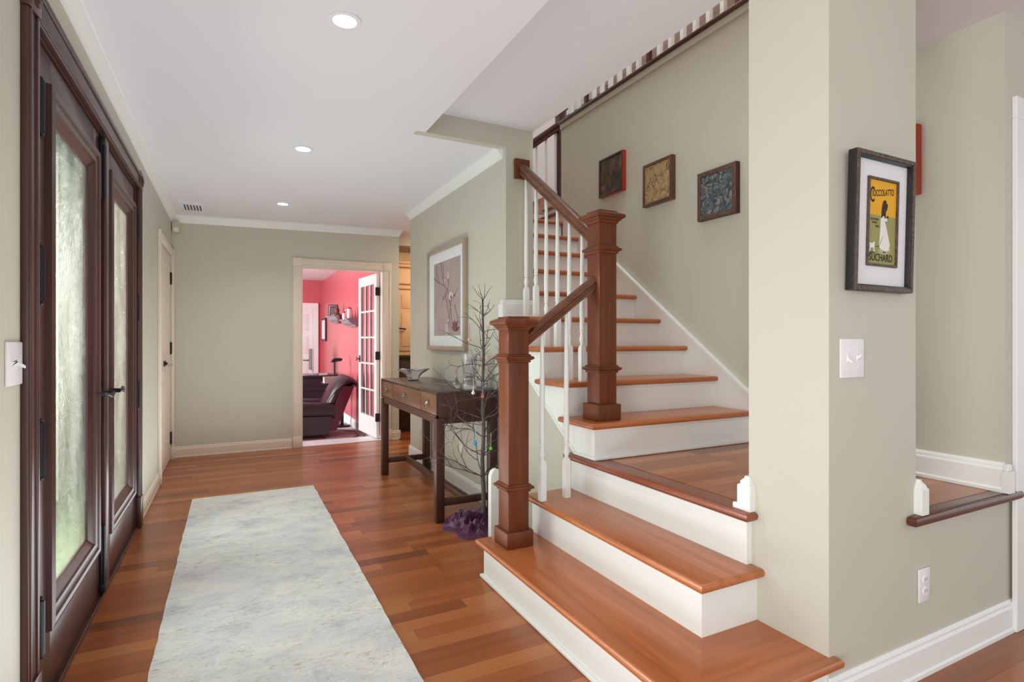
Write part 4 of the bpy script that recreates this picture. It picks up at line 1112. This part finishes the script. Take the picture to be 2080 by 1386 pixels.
t = thing('motion_sensor', 'small beige motion sensor high in the hall corner', 'sensor', (XL + 0.04, YF - 0.04, 2.27))
obj('sensor_body', B().box(XL + 0.005, XL + 0.075, YF - 0.075, YF - 0.005, 2.29, 2.395, 0.008), M['beige_plastic'], t)
obj('sensor_lens', B().box(XL + 0.02, XL + 0.06, YF - 0.079, YF - 0.07, 2.30, 2.34, 0.004), M['white_plastic'], t)
vz = ceil_z(-0.33)
t = thing('ceiling_vent', 'white slotted air vent in the hall ceiling', 'vent', (-0.335, 6.1, vz - 0.01))
obj('vent_frame', B().box(-0.445, -0.225, 5.89, 6.30, vz - 0.012, vz + 0.004, 0.003), M['ceil'], t)
for i in range(6):
    x = -0.40 + 0.026 * i
    obj('slot', B().box(x, x + 0.012, 5.98, 6.21, vz - 0.0135, vz - 0.010), M['black'], t)
lampm = NT('lamp_glow'); lampm.b.inputs['Emission Color'].default_value = (1, 0.97, 0.93, 1); lampm.b.inputs['Emission Strength'].default_value = 9.0
for i, (x, y, lab) in enumerate(((0.410, 2.30, 'round recessed ceiling light largest in view, nearest the front'), (0.432, 3.97, 'round recessed ceiling light second along the hall'), (0.436, 5.66, 'round recessed ceiling light closest to the end wall'))):
    z = ceil_z(x)
    t = thing('recessed_light', lab, 'ceiling light', (x, y, z), 'recessed lights along the hall ceiling')
    obj('trim_ring', B().lathe((x, y, z), [(0.066, 0.002), (0.066, -0.005), (0.062, -0.007), (0.047, -0.006), (0.045, -0.001), (0.045, 0.001)], 32, cap=False), M['ceil'], t)
    obj('lens', B().lathe((x, y, z), [(0.046, -0.0025), (0.03, -0.0035), (0.001, -0.004)], 28), lampm.m, t)
    l = bpy.data.lights.new('recessed_lamp', 'SPOT'); l.energy = 22; l.spot_size = 2.3; l.spot_blend = 0.9; l.shadow_soft_size = 0.05; l.color = (1, 0.95, 0.88)
    o_ = bpy.data.objects.new('recessed_lamp', l); COL.objects.link(o_); o_.location = (x, y, z - 0.02)

# ------------------------------------------------------------------ study: French door, furniture
FS = -0.18
fd = thing('door_5', 'white French door with fifteen panes standing open into the study', 'door', (1.585, 6.68, 0), kind='structure')
L_, H_, TK = 0.735, 2.0, 0.036
ang = math.radians(95.0)
b = B()
def lb(b, u0, u1, z0, z1, t0=-TK / 2, t1=TK / 2, bev=0.0): return b.box(u0, u1, t0, t1, z0, z1, bev)
lb(b, 0, 0.095, 0, H_); lb(b, L_ - 0.095, L_, 0, H_); lb(b, 0.095, L_ - 0.095, 0, 0.24); lb(b, 0.095, L_ - 0.095, H_ - 0.12, H_)
gw = (L_ - 0.19); gh = (H_ - 0.36)
for i in (1, 2): lb(b, 0.095 + gw * i / 3 - 0.011, 0.095 + gw * i / 3 + 0.011, 0.24, H_ - 0.12, -0.012, 0.012)
for j in (1, 2, 3, 4): lb(b, 0.095, L_ - 0.095, 0.24 + gh * j / 5 - 0.011, 0.24 + gh * j / 5 + 0.011, -0.012, 0.012)
def local(o): o.rotation_euler = (0, 0, 0); return o
def raw(name, b, mat, parent):
    me = bpy.data.meshes.new(name); me.from_pydata(b.v, [], b.f); me.materials.append(mat)
    bm = bmesh.new(); bm.from_mesh(me); bmesh.ops.recalc_face_normals(bm, faces=bm.faces[:]); bm.to_mesh(me); bm.free()
    o = bpy.data.objects.new(name, me); COL.objects.link(o); o.parent = parent
    return o
fd.rotation_euler = (0, 0, ang); fd.location = (1.585, 6.70, 0.012)
raw('door_frame', b, M['trim'], fd)
for i in range(3):
    for j in range(5):
        raw('glass_pane', B().box(0.095 + gw * i / 3 + 0.011, 0.095 + gw * (i + 1) / 3 - 0.011, -0.002, 0.002, 0.24 + gh * j / 5 + 0.011, 0.24 + gh * (j + 1) / 5 - 0.011), M['pane'], fd)
for z in (0.25, 1.0, 1.78): raw('hinge', B().box(-0.012, 0.008, -0.02, 0.03, z - 0.05, z + 0.05), M['black'], fd)
k = raw('knob_plate', B().box(L_ - 0.075, L_ - 0.03, TK / 2, TK / 2 + 0.005, 0.90, 0.99).lathe((L_ - 0.052, TK / 2, 0.945), [(0.011, 0.004), (0.009, 0.028)], 10, 'y'), M['black'], fd)
raw('crystal_knob', B().lathe((L_ - 0.052, TK / 2, 0.945), [(0.012, 0.026), (0.027, 0.036), (0.027, 0.05), (0.014, 0.062)], 10, 'y'), M['crystal'], k)

# back door of the study
t = thing('door_6', 'white panelled door in the red back wall of the study', 'door', (1.2, 12.28, FS), kind='structure')
b = B().box(0.75, 1.53, 12.262, 12.29, FS, 1.87)
for z0, z1 in ((0.05, 0.72), (0.92, 1.28), (1.40, 1.74)):
    for x0, x1 in ((0.84, 1.10), (1.18, 1.44)): b.box(x0, x1, 12.255, 12.265, z0, z1, 0.006)
obj('door_slab', b, M['trim'], t)
obj('door_handle', B().lathe((1.46, 12.262, 0.78), [(0.026, 0), (0.024, -0.008), (0.01, -0.012), (0.01, -0.045)], 12, 'y').tube([(1.46, 12.22, 0.78), (1.40, 12.215, 0.78), (1.33, 12.22, 0.785)], 0.011, 8), M['pewter'], t)
b = B().box(1.53, 1.645, 12.265, 12.3, FS, 1.97, 0.004).box(0.63, 0.75, 12.265, 12.3, FS, 1.97, 0.004).box(0.63, 1.645, 12.262, 12.3, 1.87, 1.985, 0.004)
struct('trim_study_back_door', b, M['trim'], 'white casing of the study back door', 'door casing')
struct('baseboard_study', baseboard((1.73, 6.8), (1.73, 12.3), (-1, 0), FS, 1.2), M['trim'], 'white baseboard along the red study wall', 'baseboard')

# leather club chair, seen from its side
def arm(y0, y1, xa, xb):
    n = 16; ring = lambda x, f: [(x, (y0 + y1) / 2 + (y1 - y0) / 2 * 1.05 * math.copysign(abs(math.cos(a)) ** 0.7, math.cos(a)), FS + 0.40 * f + 0.105 * math.copysign(abs(math.sin(a)) ** 0.8, math.sin(a))) for a in [2 * math.pi * i / n for i in range(n)]]
    return B().loft([ring(xa, 1.0), ring(xa + 0.03, 1.04), ring((xa + xb) / 2, 1.03), ring(xb - 0.06, 0.98), ring(xb, 0.93)])
ch = thing('armchair', 'dark leather club chair with nailhead trim just inside the study', 'armchair', (1.0, 8.4, FS))
ya, yb_ = 8.04, 8.82
obj('arm', arm(ya, ya + 0.2, 0.35, 1.30), M['leather'], ch)
obj('arm', arm(yb_ - 0.2, yb_, 0.35, 1.30), M['leather'], ch)
obj('base', B().prism([(0.36, FS + 0.06), (1.20, FS + 0.06), (1.26, FS + 0.31), (0.36, FS + 0.33)], 'y', ya + 0.01, yb_ - 0.01), M['leather'], ch)
obj('seat_cushion', B().box(0.34, 1.02, ya + 0.19, yb_ - 0.19, FS + 0.30, FS + 0.47, 0.05, 4), M['leather'], ch)
def back_ring(x, z, tx, tz, y0, y1, n=14):
    return [(x + tx * math.cos(a), (y0 + y1) / 2 + (y1 - y0) / 2 * math.copysign(abs(math.sin(a)) ** .5, math.sin(a)), z + tz * math.cos(a)) for a in [2 * math.pi * i / n for i in range(n)]]
rings_ = [back_ring(1.19, FS + 0.22, .09, -.02, ya + .12, yb_ - .12), back_ring(1.245, FS + 0.42, .08, -.03, ya + .08, yb_ - .08), back_ring(1.33, FS + 0.62, .072, -.045, ya + .05, yb_ - .05), back_ring(1.425, FS + 0.755, .06, -.06, ya + .05, yb_ - .05), back_ring(1.515, FS + 0.80, .03, -.075, ya + .06, yb_ - .06), back_ring(1.59, FS + 0.775, .005, -.065, ya + .07, yb_ - .07), back_ring(1.625, FS + 0.73, -.015, -.04, ya + .08, yb_ - .08)]
obj('backrest', B().loft(rings_), M['leather'], ch)
obj('outer_back', B().prism([(1.16, FS + 0.1), (1.33, FS + 0.1), (1.575, FS + 0.72), (1.40, FS + 0.72)], 'y', ya + 0.06, yb_ - 0.06), plain('wine_leather', srgb(92, 28, 44), 0.3, vary=0.15), ch)
b = B()
for i in range(34):
    f = i / 33
    x = 1.195 + 0.10 * f + 0.14 * f * f; z = FS + 0.46 + 0.31 * f
    b.sphere((x + 0.0, ya + 0.055, z), 0.0085, 8)
obj('nailhead_trim', b, M['pewter'], ch)
for x in (0.42, 1.16):
    for y in (ya + 0.06, yb_ - 0.06):
        obj('foot', B().lathe((x, y, FS), [(0.02, 0), (0.035, 0.05), (0.035, 0.07)], 12), M['espresso'], ch)
# pedestal side table, books, lamp
st = thing('side_table', 'small dark pedestal table behind the leather chair', 'table', (1.49, 9.1, FS))
obj('tabletop', B().box(1.28, 1.70, 8.90, 9.30, 0.505, 0.53, 0.004), M['deskblack'], st)
obj('pedestal', B().box(1.555, 1.60, 9.07, 9.13, FS + 0.02, 0.505), M['deskblack'], st)
obj('foot_plate', B().box(1.45, 1.68, 8.96, 9.24, FS, FS + 0.03, 0.006), M['deskblack'], st)
z = 0.53
for i, (w, h, lab) in enumerate(((0.24, 0.035, 'white book at the bottom of the small stack by the lamp'), (0.225, 0.03, 'white book in the middle of the small stack by the lamp'), (0.21, 0.03, 'cream book on top of the small stack by the lamp'))):
    t = thing('book', lab, 'book', (1.38, 9.02, z), 'books on the side table')
    obj('pages', B().box(1.295, 1.295 + w - 0.01, 8.93, 9.10, z + 0.003, z + h - 0.003), M['paper'], t)
    obj('cover', B().box(1.29, 1.29 + w, 8.925, 9.105, z, z + 0.003).box(1.29, 1.29 + w, 8.925, 9.105, z + h - 0.003, z + h).box(1.287, 1.29, 8.925, 9.105, z, z + h), plain('book_cover', srgb(214 - 20 * i, 206 - 20 * i, 200 - 30 * i), 0.6), t)
    z += h
t = thing('desk_lamp', 'black pharmacy lamp on the pedestal table by the red wall', 'lamp', (1.47, 9.2, 0.53))
obj('lamp_base', B().lathe((1.48, 9.2, 0.53), [(0.07, 0), (0.07, 0.012), (0.02, 0.02)], 20), M['deskblack'], t)
obj('lamp_pole', B().tube([(1.48, 9.2, 0.54), (1.48, 9.2, 0.87)], 0.012, 10), M['deskblack'], t)
obj('lamp_shade', B().prism([(1.42, 0.845), (1.58, 0.865), (1.60, 0.90), (1.56, 0.915), (1.47, 0.91), (1.44, 0.885)], 'y', 9.15, 9.25), M['deskblack'], t)
# desk with clutter
dk = thing('writing_desk', 'black desk along the red wall behind the chair', 'desk', (1.1, 10.6, FS))
obj('desktop', B().box(0.1, 1.715, 10.2, 11.0, 0.545, 0.575, 0.004), M['deskblack'], dk)
obj('desk_front', B().box(0.15, 1.70, 10.24, 10.28, 0.12, 0.545).box(0.15, 0.2, 10.24, 10.95, FS, 0.545).box(1.65, 1.70, 10.24, 10.95, FS, 0.545), M['deskblack'], dk)
obj('drawer', B().box(0.7, 1.60, 10.225, 10.24, 0.32, 0.52, 0.003), M['deskblack'], dk)
t = thing('computer_monitor', 'slim silver monitor seen edge-on on the black desk', 'monitor', (1.26, 10.6, 0.575))
obj('screen', B().box(1.275, 1.30, 10.30, 10.72, 0.66, 1.05, 0.006), M['grey'], t)
obj('bezel', B().box(1.27, 1.276, 10.305, 10.715, 0.665, 1.045), M['deskblack'], t)
obj('stand', B().box(1.30, 1.315, 10.45, 10.57, 0.585, 0.80).box(1.22, 1.40, 10.42, 10.60, 0.575, 0.587, 0.003), M['grey'], t)
rp = random.Random(8)
for i, lab in enumerate(('loose white papers at the front of the black desk', 'sheaf of papers under the monitor', 'grey folded papers heaped by the monitor stand', 'white notepad near the red wall end of the desk')):
    x, y = ((0.90, 10.33), (1.09, 10.33), (1.47, 10.33), (1.62, 10.52))[i]
    mrot = Matrix.Translation((x, y, 0)) @ Matrix.Rotation(rp.uniform(-.2, .2), 4, 'Z')
    b = B()
    for j in range(5): b.box(-0.075, 0.075, -0.05, 0.05, 0.576 + j * 0.006, 0.580 + j * 0.006 + (0.01 if i == 2 else 0), 0.0, 2, mrot @ Matrix.Rotation(rp.uniform(-.12, .12), 4, 'Z'))
    tag(obj('paper_stack', b, M['paper'] if i != 2 else M['grey']), lab, 'papers', 'papers on the desk')
# wall shelves and their contents
SHP = [(1.728, 0.0), (1.54, 0.0), (1.54, -0.018), (1.56, -0.024), (1.575, -0.05), (1.62, -0.085), (1.66, -0.10), (1.67, -0.12), (1.728, -0.12)]
for y0, y1, z, lab in ((9.62, 10.55, 1.63, 'grey moulded wall shelf farther along the red wall'), (8.45, 9.12, 1.53, 'grey moulded wall shelf nearer the French door')):
    tag(obj('wall_shelf', B().prism([(x, z + dz) for x, dz in SHP], 'y', y0, y1), M['shelf']), lab, 'shelf', 'moulded shelves on the red wall')
for i, (y, lab) in enumerate(((10.28, 'silver photo frame leaning on the farther shelf'), (10.10, 'dark photo frame beside the silver one on the farther shelf'))):
    t = thing('photo_frame', lab, 'photo frame', (1.62, y, 1.63), 'photo frames on the shelf')
    rx = Matrix.Translation((1.6, y, 1.633)) @ Matrix.Rotation(0.28, 4, 'X')
    hh = 0.21 if i == 0 else 0.17
    obj('frame', B().box(-0.06, 0.07, -0.012, 0.0, 0.0, hh, 0, 2, rx), M['deskblack'], t)
    obj('photo', B().box(-0.05, 0.06, -0.0135, -0.012, 0.012, hh - 0.014, 0, 2, rx), M['paper'] if i == 0 else M['shelf'], t)
b = B().lathe((1.62, 9.80, 1.63), [(0.05, 0), (0.055, 0.02), (0.035, 0.05), (0.045, 0.09), (0.02, 0.14), (0.012, 0.19)], 14)
tag(obj('figurine', b, plain('wine_glaze', srgb(120, 60, 56), 0.3)), 'wine coloured figurine at the near end of the farther shelf', 'figurine')
tag(obj('trinket_box', B().box(1.56, 1.70, 9.20, 9.42, 1.48, 1.60, 0.006).box(1.555, 1.705, 9.19, 9.43, 1.59, 1.615, 0.004), plain('wine_box', srgb(84, 20, 34), 0.4)), 'dark red box between the two wall shelves', 'box')
for y, m_, lab, hh in ((9.02, M['paper'], 'white mug at the far end of the nearer shelf', 0.10), (8.80, M['redglaze'], 'round red jar in the middle of the nearer shelf', 0.13), (8.62, M['paper'], 'pale jar at the near end of the nearer shelf', 0.15)):
    t = thing('shelf_jar', lab, 'jar', (1.61, y, 1.53), 'jars on the nearer shelf')
    obj('jar_body', B().lathe((1.61, y, 1.53), [(0.03, 0), (0.042, 0.02), (0.046, hh * 0.5), (0.036, hh * 0.85), (0.037, hh)], 16), m_, t)
    obj('lid', B().lathe((1.61, y, 1.53 + hh), [(0.04, 0), (0.03, 0.015), (0.008, 0.02), (0.009, 0.032)], 14), M['paper'] if m_ is M['redglaze'] else M['redglaze'], t)
t = thing('framed_photo', 'narrow black framed picture on the red wall below the farther shelf', 'picture', (1.73, 11.95, 1.18))
obj('frame', B().box(1.70, 1.728, 11.70, 12.20, 1.18, 1.66, 0.006), M['deskblack'], t)
obj('print', B().box(1.697, 1.70, 11.75, 12.15, 1.225, 1.615), M['paper'], t)
# lamp cord on the study carpet
b = B().tube([(1.40, 8.86, FS + 0.006), (1.66, 8.5, FS + 0.006), (1.64, 8.1, FS + 0.006), (1.50, 7.9, FS + 0.006), (1.64, 7.85, FS + 0.006), (1.70, 7.9, FS + 0.05), (1.715, 7.92, FS + 0.3)], 0.005, 6)
tag(obj('power_cord', b, M['black']), 'black power cord trailing over the carpet to the red wall', 'cord')

# ------------------------------------------------------------------ passage: hutch
hb = thing('base_cabinet', 'dark wood base cabinet at the end of the side passage', 'cabinet', (2.4, 7.25, 0))
obj('body', B().box(1.9, 3.3, 7.06, 7.44, 0.08, 0.97).box(1.93, 3.3, 7.10, 7.44, 0, 0.08), M['darkcab'], hb)
obj('worktop', B().box(1.86, 3.3, 7.02, 7.445, 0.97, 1.005, 0.006), M['darkcab'], hb)
for x in (1.92, 2.36, 2.80): obj('door', B().box(x, x + 0.42, 7.045, 7.06, 0.12, 0.93, 0.004), M['darkcab'], hb)
wc = thing('wall_cabinet', 'beige panelled cabinet above the dark base cabinet', 'cabinet', (2.4, 7.25, 1.005))
obj('body', B().box(1.9, 3.3, 7.12, 7.445, 1.006, 2.16), M['beige'], wc)
obj('cornice', B().box(1.88, 3.3, 7.06, 7.445, 2.16, 2.20, 0.006).box(1.87, 3.3, 7.04, 7.445, 2.20, 2.235, 0.006), M['beige'], wc)
obj('shelf_mould', B().box(1.88, 3.3, 7.09, 7.12, 1.875, 1.90, 0.004).box(1.88, 3.3, 7.085, 7.12, 1.94, 1.96, 0.004), M['beige'], wc)
for x in (1.93, 2.36, 2.79):
    d = obj('door', B().box(x, x + 0.41, 7.105, 7.12, 1.06, 1.86, 0.003).box(x + 0.06, x + 0.35, 7.098, 7.106, 1.12, 1.55, 0.004).box(x + 0.06, x + 0.35, 7.098, 7.106, 1.62, 1.81, 0.004), M['beige'], wc)
    obj('handle', B().tube([(x + 0.03, 7.10, 1.36), (x + 0.03, 7.07, 1.355), (x + 0.11, 7.065, 1.345)], 0.009, 8), M['black'], d)
